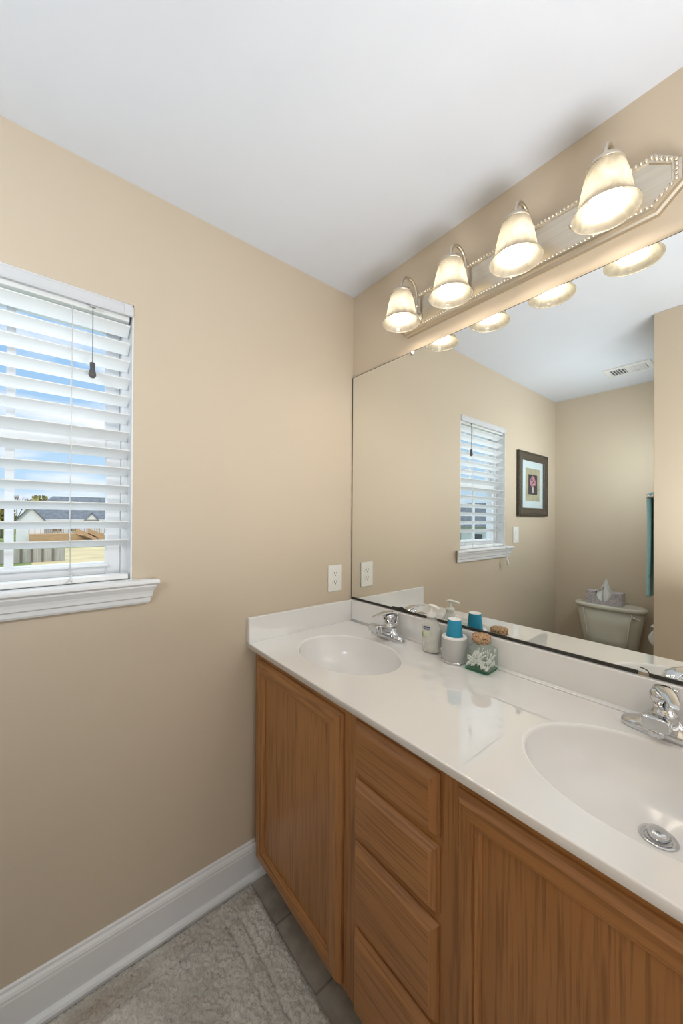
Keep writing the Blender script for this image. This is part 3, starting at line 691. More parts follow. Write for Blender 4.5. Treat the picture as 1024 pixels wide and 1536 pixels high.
for t, w, z, h in ((-0.012, 0.006, 0.166, 0.003), (-0.008, 0.010, 0.1665, 0.0042), (0.004, 0.0105, 0.167, 0.0045), (0.016, 0.0075, 0.167, 0.004), (0.030, 0.0050, 0.1655, 0.0034), (0.037, 0.0040, 0.163, 0.003)):
    rs.append([Vector((t*0.94, -t*0.34, z)) + Vector((p.x*0.34, p.x*0.94, p.y)) for p in oval(0, 0, w, h, 0, 16, 2.4)])
mb.rings(rs); mb.build('pump_head', PLASTW, pc)
def on_bottle(x, z, off=0.0006):
    t = min(1, max(0, (z-0.004)/0.08)); ax = 0.0315 + 0.004*t; ay = 0.0196 + 0.0019*t; p = 2.5
    return Vector((x, -ay*(max(0, 1-(abs(x)/ax)**p))**(1/p) - off, z))
def label_patch(x0, x1, z0, z1, mat, name, rnd=0.5, off=0.0006, n=10, shape=None):
    mb = MB(); top = []; bot = []
    rs = []
    for i in range(n+1):
        t = i/n; x = x0 + (x1-x0)*t
        if shape: k = shape(t)
        else: u = min(t, 1-t)*(x1-x0)/(0.5*(z1-z0)*rnd*2+1e-9); k = 1.0 if u >= 1 else 1-(rnd)*(1-math.sqrt(max(0, 1-(1-u)**2)))
        zc = (z0+z1)/2; h = (z1-z0)/2*k
        rs.append([on_bottle(x, zc-h, off), on_bottle(x, zc+h, off)])
    for a, b in zip(rs, rs[1:]):
        mb.poly([a[0], b[0], b[1], a[1]])
    return mb.build(name, mat, sb)
label_patch(-0.0215, 0.0075, 0.0835, 0.0945, LABELB, 'brand_label', 0.7)
label_patch(-0.0190, 0.0060, 0.060, 0.0800, LABELP, 'scent_label', 0.3)
label_patch(-0.0285, -0.0215, 0.050, 0.074, LABELG, 'leaf_label', shape=lambda t: max(0.05, math.sin(PI*t)))
cu = bpy.data.curves.new('brand_text', 'FONT'); cu.body = 'softsoap'; cu.size = 0.0078; cu.align_x = 'CENTER'; cu.align_y = 'CENTER'; cu.extrude = 0.0002
to = bpy.data.objects.new('brand_text', cu); COL.objects.link(to)
bpy.context.view_layer.update()
me = bpy.data.meshes.new_from_object(to.evaluated_get(bpy.context.evaluated_depsgraph_get())); bpy.data.objects.remove(to)
xs_ = [v.co.x for v in me.vertices]; kx = 0.0235/(max(xs_)-min(xs_))
for v in me.vertices:
    p = on_bottle(v.co.x*kx - 0.007, 0.0890 + v.co.y, 0.0010 + v.co.z); v.co = p
me.materials.clear(); me.materials.append(PAPERW)
o = bpy.data.objects.new('brand_lettering', me); COL.objects.link(o); o.parent = sb
label_patch(-0.0170, 0.0030, 0.0405, 0.0420, LABELP, 'small_print', 0.2)

hc_ = thing('cup_dispenser', 'pale grey cylindrical cup dispenser with silver rims beside the glass jar', 'cup dispenser', (0.606, -0.070, CZ))
mb = MB(); mb.lathe([(0.0395, 0.004), (0.0405, 0.006), (0.0405, 0.078), (0.0395, 0.080)], (0, 0, 0), 48); mb.build('body', CERGREY, hc_)
mb = MB(); mb.lathe([(0.0405, 0.0), (0.0428, 0.001), (0.0432, 0.004), (0.0425, 0.007), (0.0407, 0.008)], (0, 0, 0), 48); mb.build('base_ring', CHROME, hc_)
mb = MB(); mb.lathe([(0.0395, 0.0785), (0.0405, 0.080), (0.0400, 0.0825), (0.0385, 0.0845), (0.034, 0.0855), (0.0290, 0.0855), (0.0280, 0.083)], (0, 0, 0), 48); mb.build('top_ring', PAPERW, hc_)
cp = thing('paper_cup', 'upturned bright blue paper cup with white base on the grey dispenser', 'cup', (0.606, -0.070, CZ+0.0830))
mb = MB(); mb.lathe([(0.0270, 0), (0.0273, 0.001), (0.0212, 0.0570)], (0, 0, 0), 40, caps=(False, False)); mb.build('cup_wall', CUPB, cp)
mb = MB(); mb.lathe([(0.0213, 0.0565), (0.0213, 0.0580), (0.0200, 0.0582), (0.0188, 0.0560), (0.0005, 0.0558)], (0, 0, 0), 40); mb.build('cup_base', PAPERW, cp)

jr = thing('glass_jar', 'square greenish glass jar with a cork lid, full of cotton swabs', 'jar', (0.6995, -0.0635, CZ), math.radians(3))
HB = 0.0385
def rsq(h, z, p=14, n=64): return oval(0, 0, h, h, z, n, p)
mb = MB()
mb.rings([rsq(HB-0.003, 0.0055), rsq(HB, 0.008), rsq(HB, 0.062), rsq(HB-0.002, 0.068, 7), rsq(HB-0.008, 0.0745, 4), rsq(0.0275, 0.079, 2.4), rsq(0.0262, 0.082, 2), rsq(0.0262, 0.0845, 2), rsq(0.0300, 0.087, 2), rsq(0.0312, 0.0895, 2), rsq(0.0300, 0.0920, 2), rsq(0.0262, 0.0925, 2)], (False, False))
mb.build('jar_wall', JARG, jr)
mb = MB(); mb.rings([rsq(HB-0.0035, 0.0), rsq(HB-0.0008, 0.002), rsq(HB-0.0002, 0.0055), rsq(HB-0.003, 0.0078)]); mb.build('jar_base', JARB, jr)
mb = MB(); mb.lathe([(0.0235, 0.083), (0.0252, 0.0925), (0.0280, 0.0930), (0.0288, 0.0985), (0.0284, 0.1075), (0.0265, 0.1095), (0.0005, 0.110)], (0, 0, 0), 36); mb.build('cork_lid', CORK, jr)
swab = None; ck = CZ+0.0085; rng = random.Random(5)
ca, sa = math.cos(math.radians(3)), math.sin(math.radians(3)); L_ = 0.058
for i in range(38):
    while True:       # a swab lying or leaning at random, wholly inside the jar
        el = rng.choice((rng.uniform(0.75, 1.35), rng.uniform(0.05, 0.5), rng.uniform(0.6, 1.2)))
        az = rng.uniform(0, 2*PI) if rng.random() < 0.5 else rng.choice((0.1, PI+0.1, PI/2))
        d = Vector((math.cos(el)*math.cos(az), math.cos(el)*math.sin(az), math.sin(el)))*L_
        wall = rng.random()
        mid = Vector((rng.uniform(-0.033, 0.033), rng.uniform(-0.033, 0.033), rng.uniform(0.003, 0.034)))
        if wall < 0.45: mid.y = -0.0315; d.y *= 0.05
        elif wall < 0.8: mid.x = 0.0315; d.x *= 0.05
        d = d.normalized()*L_; a, b = mid-d/2, mid+d/2
        if max(abs(a.x), abs(b.x), abs(a.y), abs(b.y)) < 0.0345 and min(a.z, b.z) > 0.0022 and max(a.z, b.z) < 0.060: break
    if swab is None:
        mb = MB(); mb.lathe([(0.0011, -0.5*L_+0.010), (0.0011, 0.5*L_-0.010)], n=8)
        for q in (-1, 1): mb.lathe([(0.0004, q*(0.5*L_)), (0.0018, q*(0.5*L_-0.002)), (0.0025, q*(0.5*L_-0.006)), (0.0022, q*(0.5*L_-0.011)), (0.0011, q*(0.5*L_-0.015))], n=10)
        swab = mb.build('cotton_swab', COTTON); o = swab
    else:
        o = swab.copy(); COL.objects.link(o)
    o.rotation_mode = 'QUATERNION'
    o.rotation_quaternion = Vector((d.x*ca - d.y*sa, d.x*sa + d.y*ca, d.z)).to_track_quat('Z', 'Y')
    o.location = (0.6995 + mid.x*ca - mid.y*sa, -0.0635 + mid.x*sa + mid.y*ca, ck + mid.z)
    tag(o, 'white cotton swab inside the square glass jar', 'cotton swab', 'cotton swabs in the glass jar')

# ------------------------------------------------------------------ outlet and switch
ol = thing('outlet', 'white duplex power outlet on the window wall above the side splash', 'outlet', (0.0, -0.1055, 1.108))
mb = MB(); mb.box(0, 0.0055, -0.0395, 0.0395, -0.0605, 0.0605, 0.003, 2); mb.build('cover_plate', PLASTW, ol)
for zz in (-0.0195, 0.0195):
    mb = MB(); rs = [[Vector((x, p.x, p.y)) for p in oval(0, zz, 0.0170, 0.0140, 0, 28, 3.2)] for x in (0.004, 0.0072)]; mb.rings(rs, smooth=False); r = mb.build('receptacle', PLASTW, ol)
    mb = MB()
    for yy in (-0.0065, 0.0065): mb.box(0.0068, 0.0075, yy-0.0013, yy+0.0013, zz+0.000, zz+0.0085)
    mb.lathe([(0.0026, 0.0068), (0.0026, 0.0075)], (0, 0, zz-0.0065), 14, 'x'); mb.build('slots', BLACK, r)
mb = MB(); mb.lathe([(0.0030, 0.005), (0.0026, 0.0068), (0.0005, 0.0070)], (0, 0, 0), 14, 'x'); mb.build('screw', PLASTW, ol)
sw = thing('light_switch', 'white rocker switch plate between the window and the picture', 'light switch', (0.0, -1.6775, 1.2635))
mb = MB(); mb.box(0, 0.0055, -0.045, 0.045, -0.0625, 0.0625, 0.003, 2); mb.build('cover_plate', PLASTW, sw)
mb = MB(); mb.prism([(0.004, -0.0165, -0.033), (0.0075, -0.0165, -0.033), (0.0060, -0.0165, 0), (0.0090, -0.0165, 0.033), (0.004, -0.0165, 0.033)], (0, 0.033, 0)); mb.build('rocker', VINYL, sw)

# ------------------------------------------------------------------ framed picture
pf = thing('framed_picture', 'dark carved square frame with a floral print on the wall past the window', 'picture', (0.0, -1.9525, 1.664))
FW = 0.262; FH = 0.256
mb = MB()
FP = [(0, 0), (0, 0.020), (0.004, 0.025), (0.012, 0.027), (0.018, 0.024), (0.022, 0.0255), (0.040, 0.021), (0.052, 0.019), (0.056, 0.021), (0.062, 0.020), (0.067, 0.015), (0.068, 0.009)]
frame_rings(mb, (-FW, FW, -FH, FH), FP, 'yz', (0, 0), 1, 0.001)
for k in range(40):      # carved beading on the outer rail
    t = -FW+0.012 + (2*FW-0.024)*k/39; t2 = -FH+0.012 + (2*FH-0.024)*k/39
    for s_ in (-1, 1):
        mb.sphere((0.026, t, s_*(FH-0.012)), 0.0048, 6); mb.sphere((0.026, s_*(FW-0.012), t2), 0.0048, 6)
mb.build('frame', FRAMEW, pf)
MB().box(0.001, 0.010, -FW+0.066, FW-0.066, -FH+0.066, FH-0.066).build('mat_board', MATB, pf)
pr_ = MB().box(0.0101, 0.0110, -0.130, 0.130, -0.133, 0.131).build('print_border', MATT, pf)
MB().box(0.0111, 0.0116, -0.082, 0.082, -0.080, 0.081).build('print_ground', PRINTD, pr_)
mb = MB(); r2 = random.Random(3)
for k in range(46):
    a = r2.uniform(0, 2*PI); q = math.sqrt(r2.random()); y, z = 0.050*q*math.cos(a), 0.024 + 0.044*q*math.sin(a)
    n = 7; rr = r2.uniform(0.005, 0.0105)
    mb.poly([(0.0118 + 0.00001*k, y + rr*math.cos(2*PI*i/n), z + rr*math.sin(2*PI*i/n)) for i in range(n)])
mb.build('print_flowers', PINK, pr_, recalc=False)
mb = MB(); mb.poly([(0.0118, y, z) for y, z in ((-0.010, -0.068), (0.012, -0.068), (0.018, -0.046), (0.013, -0.020), (0.016, -0.014), (-0.014, -0.014), (-0.011, -0.020), (-0.016, -0.046))]); mb.build('print_vase', VASEW, pr_)
mb = MB(); mb.poly([(0.0135, y, z) for y, z in ((-0.194, -0.188), (0.194, -0.188), (0.194, 0.188), (-0.194, 0.188))]); mb.build('glazing', PICG, pf)

# ------------------------------------------------------------------ ceiling vent
cv_ = thing('ceiling_vent', 'white louvred air vent on the ceiling, seen in the mirror', 'vent', (0.622, -2.022, H))
mb = MB(); frame_rings(mb, (-0.135, 0.135, -0.095, 0.095), [(0, 0), (0.002, 0.008), (0.012, 0.011), (0.030, 0.011), (0.032, 0.005)], 'xz', (0, 0), 1, 0)
Mx = Matrix(((1, 0, 0), (0, 0, 1), (0, -1, 0)))
for v in mb.bm.verts: v.co = Vector((v.co.x, v.co.z, -v.co.y))
mb.box(-0.010, 0.010, -0.065, 0.065, -0.010, -0.004)
mb.build('vent_frame', VENTG, cv_)
MB().box(-0.103, 0.103, -0.063, 0.063, -0.004, -0.0005).build('vent_backing', VENTD, cv_)
for k in range(12):
    x = -0.098 + 0.0158*k + (0.0158 if k >= 6 else 0); s_ = -1 if k < 6 else 1
    mb = MB(); mb.prism([(x-0.006*s_, -0.063, -0.0105), (x-0.0045*s_, -0.063, -0.0112), (x+0.0055*s_, -0.063, -0.0042), (x+0.004*s_, -0.063, -0.0036)], (0, 0.126, 0)); mb.build('louvre', VENTG, cv_)

# ------------------------------------------------------------------ toilet
tl = thing('toilet', 'bone white toilet with a tapered tank, seen in the mirror', 'toilet', (0.438, -2.44, 0.0))
def tank_ring(hw, y0, y1, z, n=56):
    r = []
    for i in range(n):
        a = 2*PI*i/n; c, q = math.cos(a), math.sin(a); p = 3.4
        x = hw*math.copysign(abs(c)**(2/p), c); t = math.copysign(abs(q)**(2/(2.4)), q)
        r.append(Vector((x, (y0+y1)/2 + (y1-y0)/2*t, z)))
    return r
mb = MB(); mb.rings([tank_ring(0.170, 0.025, 0.165, 0.380), tank_ring(0.178, 0.020, 0.178, 0.390), tank_ring(0.186, 0.018, 0.185, 0.46), tank_ring(0.203, 0.016, 0.193, 0.56), tank_ring(0.222, 0.015, 0.200, 0.685)])
tk = mb.build('tank', PORC, tl)
for s_ in (-1, 1):
    mb = MB(); mb.tube([(s_*0.128, 0.182, 0.42), (s_*0.133, 0.190, 0.50), (s_*0.143, 0.195, 0.58), (s_*0.158, 0.196, 0.68)], 0.0045, 8); mb.build('tank_rib', PORC, tk)
mb = MB(); mb.rings([tank_ring(0.226, 0.012, 0.204, 0.684), tank_ring(0.234, 0.008, 0.213, 0.688), tank_ring(0.237, 0.006, 0.216, 0.700), tank_ring(0.234, 0.008, 0.213, 0.712), tank_ring(0.222, 0.016, 0.202, 0.7165)]); mb.build('tank_lid', PORC, tl)
mb = MB(); mb.lathe([(0.010, 0.170), (0.010, 0.205), (0.0005, 0.207)], (0.172, 0, 0.655), 16, 'y'); mb.tube([(0.172, 0.203, 0.655), (0.190, 0.206, 0.653), (0.222, 0.203, 0.645)], [0.008, 0.0085, 0.0065], 10, flat=0.7); mb.build('flush_handle', PORC, tl)
def bowl_ring(hw, y0, y1, z, n=48):
    return [Vector((hw*math.cos(2*PI*i/n), (y0+y1)/2 + (y1-y0)/2*math.sin(2*PI*i/n), z)) for i in range(n)]
mb = MB(); mb.rings([bowl_ring(0.105, 0.10, 0.56, 0.0), bowl_ring(0.108, 0.10, 0.56, 0.02), bowl_ring(0.092, 0.13, 0.52, 0.10), bowl_ring(0.100, 0.13, 0.55, 0.20), bowl_ring(0.145, 0.14, 0.63, 0.29), bowl_ring(0.176, 0.15, 0.675, 0.355), bowl_ring(0.182, 0.15, 0.685, 0.378), bowl_ring(0.176, 0.156, 0.680, 0.386), bowl_ring(0.13, 0.22, 0.63, 0.385), bowl_ring(0.11, 0.25, 0.60, 0.30), bowl_ring(0.05, 0.30, 0.45, 0.22)])
mb.box(-0.11, 0.11, 0.02, 0.20, 0.25, 0.379, 0.02, 3); mb.build('bowl', PORC, tl)
mb = MB(); mb.rings([bowl_ring(0.184, 0.205, 0.690, 0.387), bowl_ring(0.186, 0.205, 0.692, 0.394), bowl_ring(0.180, 0.208, 0.688, 0.401), bowl_ring(0.125, 0.26, 0.63, 0.401), bowl_ring(0.125, 0.26, 0.63, 0.387)], (False, False)); mb.build('seat', PORC, tl)
mb = MB(); mb.rings([bowl_ring(0.182, 0.205, 0.690, 0.402), bowl_ring(0.185, 0.203, 0.692, 0.410), bowl_ring(0.178, 0.21, 0.685, 0.418), bowl_ring(0.10, 0.28, 0.60, 0.421)]); mb.build('seat_cover', PORC, tl)

tb = thing('tissue_box', 'lilac grey patterned tissue box on the toilet tank lid', 'tissue box', (0.412, -2.318, 0.7168))
TBM = None
mt, nt, N, L, b = new_mat('lilac_print')
mp = coords(N, L); v = N.new('ShaderNodeTexVoronoi'); v.inputs['Scale'].default_value = 75; L.new(mp.outputs[0], v.inputs['Vector'])
r = N.new('ShaderNodeValToRGB'); L.new(v.outputs['Distance'], r.inputs[0])
r.color_ramp.elements[0].color = (0.66, 0.62, 0.64, 1); r.color_ramp.elements[1].color = (0.42, 0.38, 0.41, 1); r.color_ramp.elements[1].position = 0.75
L.new(r.outputs[0], b.inputs['Base Color']); b.inputs['Roughness'].default_value = 0.6
mb = MB(); hw, hd, hh = 0.116, 0.050, 0.098
# front face with the half-oval opening that runs over onto the top
nA = 24; rx, rz = 0.052, 0.072
arc = [(-rx*math.cos(PI*i/nA), hh - rz*math.sin(PI*i/nA)) for i in range(nA+1)]
edge = [(-hw, hh)] + [(-hw + (2*hw)*0, hh)]*0
outer = []
for i in range(nA+1):
    a = PI*i/nA; t = -math.cos(a)
    if a < 0.6: outer.append((-hw, hh*(1 - a/0.6)))
    elif a > PI-0.6: outer.append((hw, hh*(1 - (PI-a)/0.6)))
    else: outer.append((-hw + 2*hw*(a-0.6)/(PI-1.2), 0.0))
for i in range(nA):
    mb.poly([(outer[i][0], hd, outer[i][1]), (outer[i+1][0], hd, outer[i+1][1]), (arc[i+1][0], hd, arc[i+1][1]), (arc[i][0], hd, arc[i][1])])
arc2 = [(-rx*math.cos(PI*i/nA), hd - 0.062*math.sin(PI*i/nA)) for i in range(nA+1)]
out2 = []
for i in range(nA+1):
    a = PI*i/nA
    if a < 0.6: out2.append((-hw, hd - 2*hd*(a/0.6)))
    elif a > PI-0.6: out2.append((hw, hd - 2*hd*((PI-a)/0.6)))
    else: out2.append((-hw + 2*hw*(a-0.6)/(PI-1.2), -hd))
for i in range(nA):
    mb.poly([(out2[i][0], out2[i][1], hh), (out2[i+1][0], out2[i+1][1], hh), (arc2[i+1][0], arc2[i+1][1], hh), (arc2[i][0], arc2[i][1], hh)])
mb.poly([(-hw, -hd, 0), (-hw, hd, 0), (-hw, hd, hh), (-hw, -hd, hh)]); mb.poly([(hw, -hd, 0), (hw, hd, 0), (hw, hd, hh), (hw, -hd, hh)])
mb.poly([(-hw, -hd, 0), (hw, -hd, 0), (hw, -hd, hh), (-hw, -hd, hh)]); mb.poly([(-hw, -hd, 0), (hw, -hd, 0), (hw, hd, 0), (-hw, hd, 0)])
mb.build('carton', mt, tb)
MB().box(-hw+0.004, hw-0.004, -hd+0.004, hd-0.010, 0.002, 0.022).build('tissue_stack', PAPERW, tb)
# the pulled-up tissue
mb = MB(); rs = []; n = 30
for k in range(13):
    t = k/12; z = 0.018 + 0.165*t; w = 0.032 + 0.022*math.sin(PI*min(1, t*1.1)) - 0.016*max(0, t-0.6)/0.4
    ring = []
    for i in range(n):
        u = -1 + 2*i/(n-1)
        fold = 0.012*math.sin(u*6.5 + 2.2*t) + 0.005*math.sin(u*13 + 1.1)
        ring.append(Vector((u*w + 0.014*t*t - 0.004, 0.020 + fold*(1-0.3*t) - 0.01*t, z + 0.018*t*math.cos(u*1.5) - 0.034*t*abs(u)**1.3 - 0.010*t*math.sin(u*5))))
    rs.append(ring)
mb.rings(rs, (False, False), closed=False)
o = mb.build('tissue', PAPERW, loc=(0.412, -2.318, 0.7168)); tag(o, 'white tissue standing up out of the lilac grey box', 'tissue')
sm = o.modifiers.new('thick', 'SOLIDIFY'); sm.thickness = 0.0006

# ------------------------------------------------------------------ towel, bar, toilet roll on the alcove side of the partition
br = thing('towel_bar', 'chrome towel bar on the alcove wall, seen edge-on in the mirror', 'towel bar', (0.888, -1.72, 1.515))
mb = MB(); mb.tube([(-0.052, -0.245, 0), (-0.052, 0.245, 0)], 0.0085, 14); mb.build('bar', CHROME, br)
for s_ in (-1, 1):
    mb = MB(); mb.lathe([(0.022, -0.0005), (0.022, -0.006), (0.012, -0.010), (0.010, -0.045), (0.014, -0.052), (0.010, -0.066), (0.0005, -0.068)], (0, s_*0.235, 0), 18, 'x'); mb.build('bracket', CHROME, br)
tw = MB(); path = []
for k in range(22): path.append((-0.052+0.0175, -0.44 + 0.44*k/21))
for k in range(1, 8): a = PI*k/8; path.append((-0.052 + 0.0175*math.cos(a), 0.0175*math.sin(a)))
for k in range(30): path.append((-0.052-0.0175-0.003*(k/29), -0.575*k/29))
rs = []
for q in range(17):
    y = -0.17 + 0.34*q/16
    rs.append([Vector((a + 0.004*math.sin(q*0.9 + z*3)*min(1, -z*4 if z < 0 else 0) - (0.004 if -0.47 < z < -0.44 and a < -0.06 else 0), y, z)) for a, z in path])
tw.rings(rs, (False, False), closed=False)
o = tw.build('hand_towel', TOWEL, loc=(0.888, -1.72, 1.515)); tag(o, 'aqua blue terry towel draped over the chrome bar', 'towel')
sm = o.modifiers.new('thick', 'SOLIDIFY'); sm.thickness = 0.017; sm.offset = 0
ph = thing('toilet_roll_holder', 'chrome toilet roll holder on the alcove wall under the aqua towel', 'toilet roll holder', (0.888, -1.86, 0.645))
for s_ in (-1, 1):
    mb = MB(); mb.lathe([(0.018, -0.0005), (0.018, -0.005), (0.007, -0.009), (0.006, -0.066), (0.0005, -0.068)], (0, s_*0.068, 0), 14, 'x'); mb.build('post', CHROME, ph)
mb = MB(); mb.tube([(-0.060, -0.07, 0), (-0.060, 0.07, 0)], 0.007, 12); mb.build('spindle', CHROME, ph)
rl = MB(); rl.lathe([(0.020, -0.052), (0.054, -0.052), (0.055, -0.050), (0.055, 0.050), (0.054, 0.052), (0.020, 0.052)], (0, 0, 0), 36, 'y', caps=(False, False)); rl.lathe([(0.020, 0.052), (0.020, -0.052)], (0, 0, 0), 24, 'y', caps=(False, False))
rl.rings([[Vector((0.010, -0.052, 0.0545)), Vector((0.010, 0.052, 0.0545))], [Vector((-0.020, -0.052, 0.066)), Vector((-0.020, 0.052, 0.066))], [Vector((-0.047, -0.045, 0.068)), Vector((-0.047, 0.045, 0.068))]], (False, False), closed=False)
o = rl.build('toilet_roll', PAPERW, loc=(0.826, -1.86, 0.645)); tag(o, 'white toilet paper roll at the edge of the partition, below the towel', 'toilet roll')

# ------------------------------------------------------------------ plush rug
RX0, RX1, RY0, RY1 = 0.046, 1.16, -1.215, -0.528
step = 0.0042; nx, ny = int((RX1-RX0)/step), int((RY1-RY0)/step)
mb = MB(); bm = mb.bm; tl_ = bm.verts.layers.float.new('tint'); grid = []
def band(d, c, w): return math.exp(-((d-c)/w)**2)
for j in range(ny+1):
    row = []
    for i in range(nx+1):
        x = RX0 + (RX1-RX0)*i/nx; y = RY0 + (RY1-RY0)*j/ny
        wob = 0.006*noise.noise(Vector((x*9, y*9, 0)))
        dl_ = x-RX0 + wob; df = RY1-y + wob; d = min(dl_, RX1-x+wob, df, y-RY0+wob)
        h = 0.020 + 0.004*noise.noise(Vector((x*30, y*30, 1.0))) + 0.0085*noise.noise(Vector((x*130, y*130, 4.0))) + 0.0065*noise.noise(Vector((x*260, y*260, 9.0)))
        h += 0.004*noise.noise(Vector((x*7, y*7, 2)))
        h -= 0.009*band(d, 0.082, 0.0055)
        h -= 0.006*band(df, 0.125, 0.006)*(1 if dl_ > 0.08 else 0)
        e = min(x-RX0, RX1-x, y-RY0, RY1-y)
        h *= min(1.0, 0.25 + 0.75*math.sqrt(max(0, e)/0.018))
        jx = 0.0012*noise.noise(Vector((x*210, y*210, 6))) if 0 < i < nx else 0.004*noise.noise(Vector((x*60, y*60, 6)))
        jy = 0.0012*noise.noise(Vector((x*210, y*210, 16))) if 0 < j < ny else 0.004*noise.noise(Vector((x*60, y*60, 16)))
        v = bm.verts.new((x+jx, y+jy, max(0.003, h)))
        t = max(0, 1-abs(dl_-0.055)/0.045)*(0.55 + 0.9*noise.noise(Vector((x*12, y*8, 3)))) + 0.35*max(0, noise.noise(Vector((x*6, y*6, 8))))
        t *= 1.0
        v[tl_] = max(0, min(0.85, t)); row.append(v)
    grid.append(row)
for j in range(ny):
    for i in range(nx):
        f = bm.faces.new((grid[j][i], grid[j][i+1], grid[j+1][i+1], grid[j+1][i])); f.smooth = True
brd = [grid[0][i] for i in range(nx+1)] + [grid[j][nx] for j in range(1, ny+1)] + [grid[ny][i] for i in range(nx-1, -1, -1)] + [grid[j][0] for j in range(ny-1, 0, -1)]
low = [bm.verts.new((v.co.x, v.co.y, 0.0005)) for v in brd]
for i in range(len(brd)):
    k = (i+1) % len(brd); bm.faces.new((brd[i], low[i], low[k], brd[k]))
o = mb.build('bath_rug', RUG); tag(o, 'shaggy pale grey bath rug with a raised border in front of the cabinet', 'rug')

# ------------------------------------------------------------------ outside, far below the window
GZ = -2.95
struct(MB().box(-400, -6, -300, 200, GZ-0.2, GZ).build('lawn', GRASS), 'green lawn outside the window', 'lawn')
mb = MB(); mb.poly([(-62, -3.0, GZ+0.03), (-28, -1.0, GZ+0.03), (-20, 6, GZ+0.03), (-62, 16, GZ+0.03)]); struct(mb.build('dry_yard', DIRT), 'strip of dry yellow lawn by the fence', 'yard')

def gable(mb, x, y0, y1, ze, zp, yp, depth):      # prism pointing at the window
    mb.prism([(x, y0, ze), (x, y1, ze), (x, yp, zp)], (depth, 0, 0))
hs_ = thing('house', 'white house with long grey hip roof and timber deck, outside the window', 'house', (-80, 2.0, GZ))
hx, hy, hz = hs_.location
def h(p): return Vector((p[0]-hx, p[1]-hy, p[2]-hz))
mb = MB(); mb.box(-12, -0.02, -6.2, 14, 0, 3.86); mb.build('wall', SIDING, hs_)
mb = MB(); mb.prism([h((-79.98, -4.4, GZ)), h((-79.98, -0.85, GZ)), h((-79.98, -0.85, 0.82)), h((-79.98, -2.62, 3.0)), h((-79.98, -4.4, 0.82))], (1.9, 0, 0)); mb.build('gable_wing', SIDING, hs_)
mb = MB(); z0 = 0.95
b0 = [h(p) for p in ((-79.4, -4.4, z0), (-79.4, 16.5, z0), (-92.6, 16.5, z0), (-92.6, -4.4, z0))]; r0, r1 = h((-86, 0.4, 5.3)), h((-86, 12.5, 5.4))
mb.poly([b0[0], b0[1], r1, r0]); mb.poly([b0[1], b0[2], r1]); mb.poly([b0[2], b0[3], r0, r1]); mb.poly([b0[3], b0[0], r0]); mb.poly(b0[::-1])
mb.build('main_roof', SHINGLE, hs_)
mb = MB(); e = 0.16
for s_ in (-1, 1):
    y1 = -2.62 + s_*2.1; a = [h((-77.7, -2.62, 3.16)), h((-77.7, y1, 0.66)), h((-77.7, y1, 0.50)), h((-77.7, -2.62, 2.98))]
    mb.prism(a, (-7.5, 0, 0))
mb.build('gable_roof', SHINGLE, hs_)
mb = MB(); mb.prism([h((-78.9, 4.85, 0.95)), h((-78.9, 6.75, 0.95)), h((-78.9, 5.85, 2.05))], (-2, 0, 0)); mb.build('small_gable', SIDING, hs_)
mb = MB()
for s_ in (-1, 1):
    y1 = 5.85 + s_*1.1; mb.prism([h((-78.7, 5.85, 2.22)), h((-78.7, y1, 0.87)), h((-78.7, y1, 0.77)), h((-78.7, 5.85, 2.08))], (-3.5, 0, 0))
mb.build('small_gable_roof', SHINGLE, hs_)
mb = MB(); mb.box(0.58, 0.74, -3.3, 14.5, 3.72, 3.92); mb.build('gutter', SIDING, hs_)
for y in (1.0, 3.2, 9.0):
    w_ = MB().box(-0.02, 0.06, y-2-0.7, y-2+0.7, 1.7, 3.3).build('window', SIDING, hs_); MB().box(0.05, 0.09, y-2-0.6, y-2+0.6, 1.8, 3.2).build('pane', DARKGL, w_)
dk = thing('deck', 'timber deck with railing and stairs against the white house', 'deck', (-76.2, 2.3, GZ))
mb = MB(); mb.box(-1.7, 1.7, -5.0, 5.0, 1.35, 1.55); mb.box(1.60, 1.68, -5.0, 5.0, 0.1, 1.35); mb.build('platform', DECKW, dk)
mb = MB()
for y in [-5 + 0.72*k for k in range(15)]: mb.box(1.55, 1.68, y-0.06, y+0.06, 1.55, 2.55)
mb.box(1.50, 1.72, -5.05, 5.05, 2.52, 2.62)
for y in [-5 + 0.24*k for k in range(42)]: mb.box(1.60, 1.65, y-0.025, y+0.025, 1.55, 2.52)
mb.build('railing', DECKW, dk)
mb = MB()
for yy in (1.1, 2.7): mb.prism([(1.75, yy-0.08, 1.55), (1.75, yy-0.08, 2.5), (1.75, yy+2.9, 0.95), (1.75, yy+2.9, 0.05), (1.75, yy+2.4, 0.05)], (0.12, 0, 0))
for k in range(8): mb.box(1.6, 3.0, 1.3 + 0.36*k, 1.7+0.36*k+0.3, 1.4 - 0.18*k, 1.45 - 0.18*k)
mb.build('stairs', DECKW, dk)
fe = thing('fence', 'weathered grey board fence with brown posts outside the window', 'fence', (-44, -2.5, GZ))
mb = MB()
for k in range(46): mb.box(-0.02, 0.02, -4.2+0.16*k, -4.2+0.15+0.16*k, 0.05, 1.28); 
mb.build('boards', FENCEW, fe)
for k in range(9): MB().box(0.02, 0.14, -4.1 + 0.78*k, -3.98 + 0.78*k, 0, 1.32).build('post', FENCED, fe)
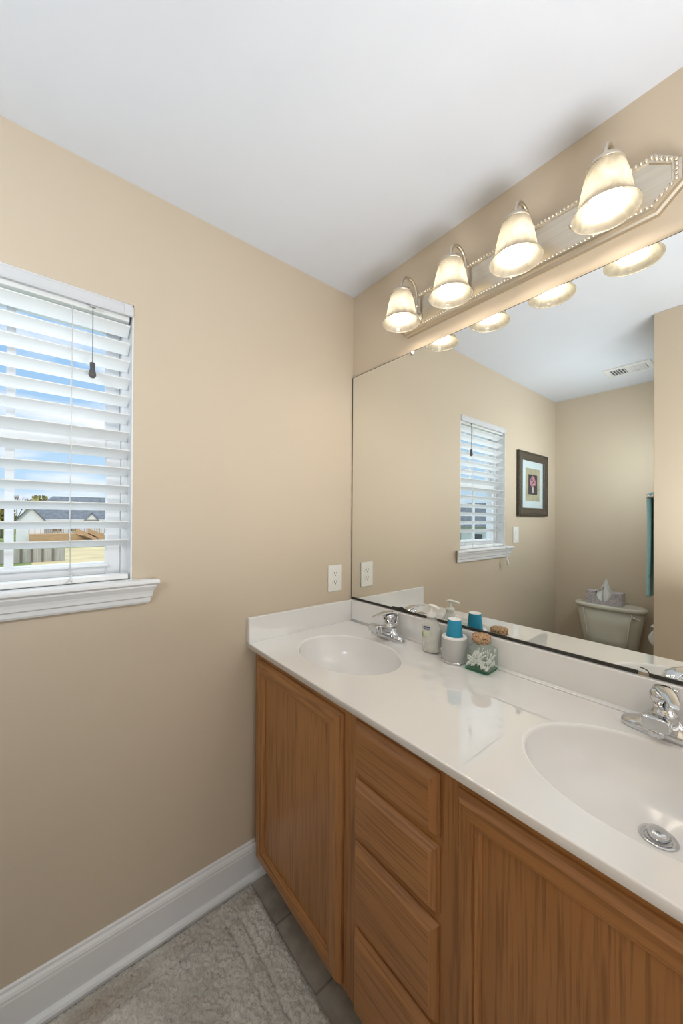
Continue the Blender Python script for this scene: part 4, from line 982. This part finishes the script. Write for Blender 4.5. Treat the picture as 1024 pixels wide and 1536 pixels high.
def cloud_tree(loc, r, h_, label, n=420, sz=0.5):
    t = thing('tree', label, 'tree', loc); rg = random.Random(int(loc[1]*10)+3)
    mb = MB(); mb.tube([(0, 0, 0), (0.1, 0, h_*0.35), (0, 0.1, h_*0.7)], [r*0.09, r*0.07, r*0.03], 8); mb.build('trunk', TWIG, t)
    mb = MB()
    for k in range(n):
        a = rg.uniform(0, 2*PI); q = rg.random()**0.4; b = math.acos(rg.uniform(-1, 1))
        c = Vector((r*q*math.sin(b)*math.cos(a), r*q*math.sin(b)*math.sin(a), h_*0.64 + 0.36*h_*q*math.cos(b)))
        u = Vector((rg.uniform(-1, 1), rg.uniform(-1, 1), rg.uniform(-1, 1))).normalized()*sz; v = u.orthogonal().normalized()*sz*0.8
        mb.poly([c-u, c+v, c+u, c-v])
    mb.build('crown', LEAFY, t)
def bare_tree(loc, h_, label, seed):
    t = thing('tree', label, 'tree', loc); rg = random.Random(seed); mb = MB()
    def br_(p, d, l, r, dep):
        q = p + d*l; mb.tube([p, p.lerp(q, .5) + Vector((rg.uniform(-1, 1), rg.uniform(-1, 1), 0))*l*0.05, q], [r, r*0.85, r*0.65], 5)
        if dep == 0: return
        for _ in range(3):
            nd = (d + Vector((rg.uniform(-1, 1), rg.uniform(-1, 1), rg.uniform(-0.1, 0.8)))*0.55).normalized(); br_(q, nd, l*0.68, r*0.6, dep-1)
    br_(Vector((0, 0, 0)), Vector((0, 0, 1)), h_*0.36, h_*0.02, 4); mb.build('branches', TWIG, t)
cloud_tree((-110, -1.6, GZ), 2.6, 9.6, 'yellowing leafy tree behind the grey roof outside the window')
bare_tree((-124, -6.2, GZ), 10.5, 'bare tree left of the yellowing tree outside the window', 4)
bare_tree((-128, -12.5, GZ), 10.5, 'bare tree at the left edge of the window view, beyond the lawn', 9)
cloud_tree((-100, -7.5, GZ), 2.4, 6.5, 'brown leafed bush by the far lawn at the left edge of the window', 300)
h2 = thing('house', 'pale house across the lawn, glimpsed in the mirrored window', 'house', (-26, -46, GZ))
MB().box(-6, 6, -5, 5, 0, 3.4).build('wall', SIDING, h2)
mb = MB(); mb.prism([(-6.5, -5.5, 3.4), (-6.5, 5.5, 3.4), (-6.5, 0, 6.6)], (13, 0, 0)); mb.build('roof', SHINGLE, h2)
for x in (-3, 0, 3):
    w_ = MB().box(x-0.7, x+0.7, 4.98, 5.06, 1.0, 2.6).build('window', SIDING, h2); MB().box(x-0.6, x+0.6, 5.05, 5.09, 1.1, 2.5).build('pane', DARKGL, w_)
bpy.context.view_layer.update()
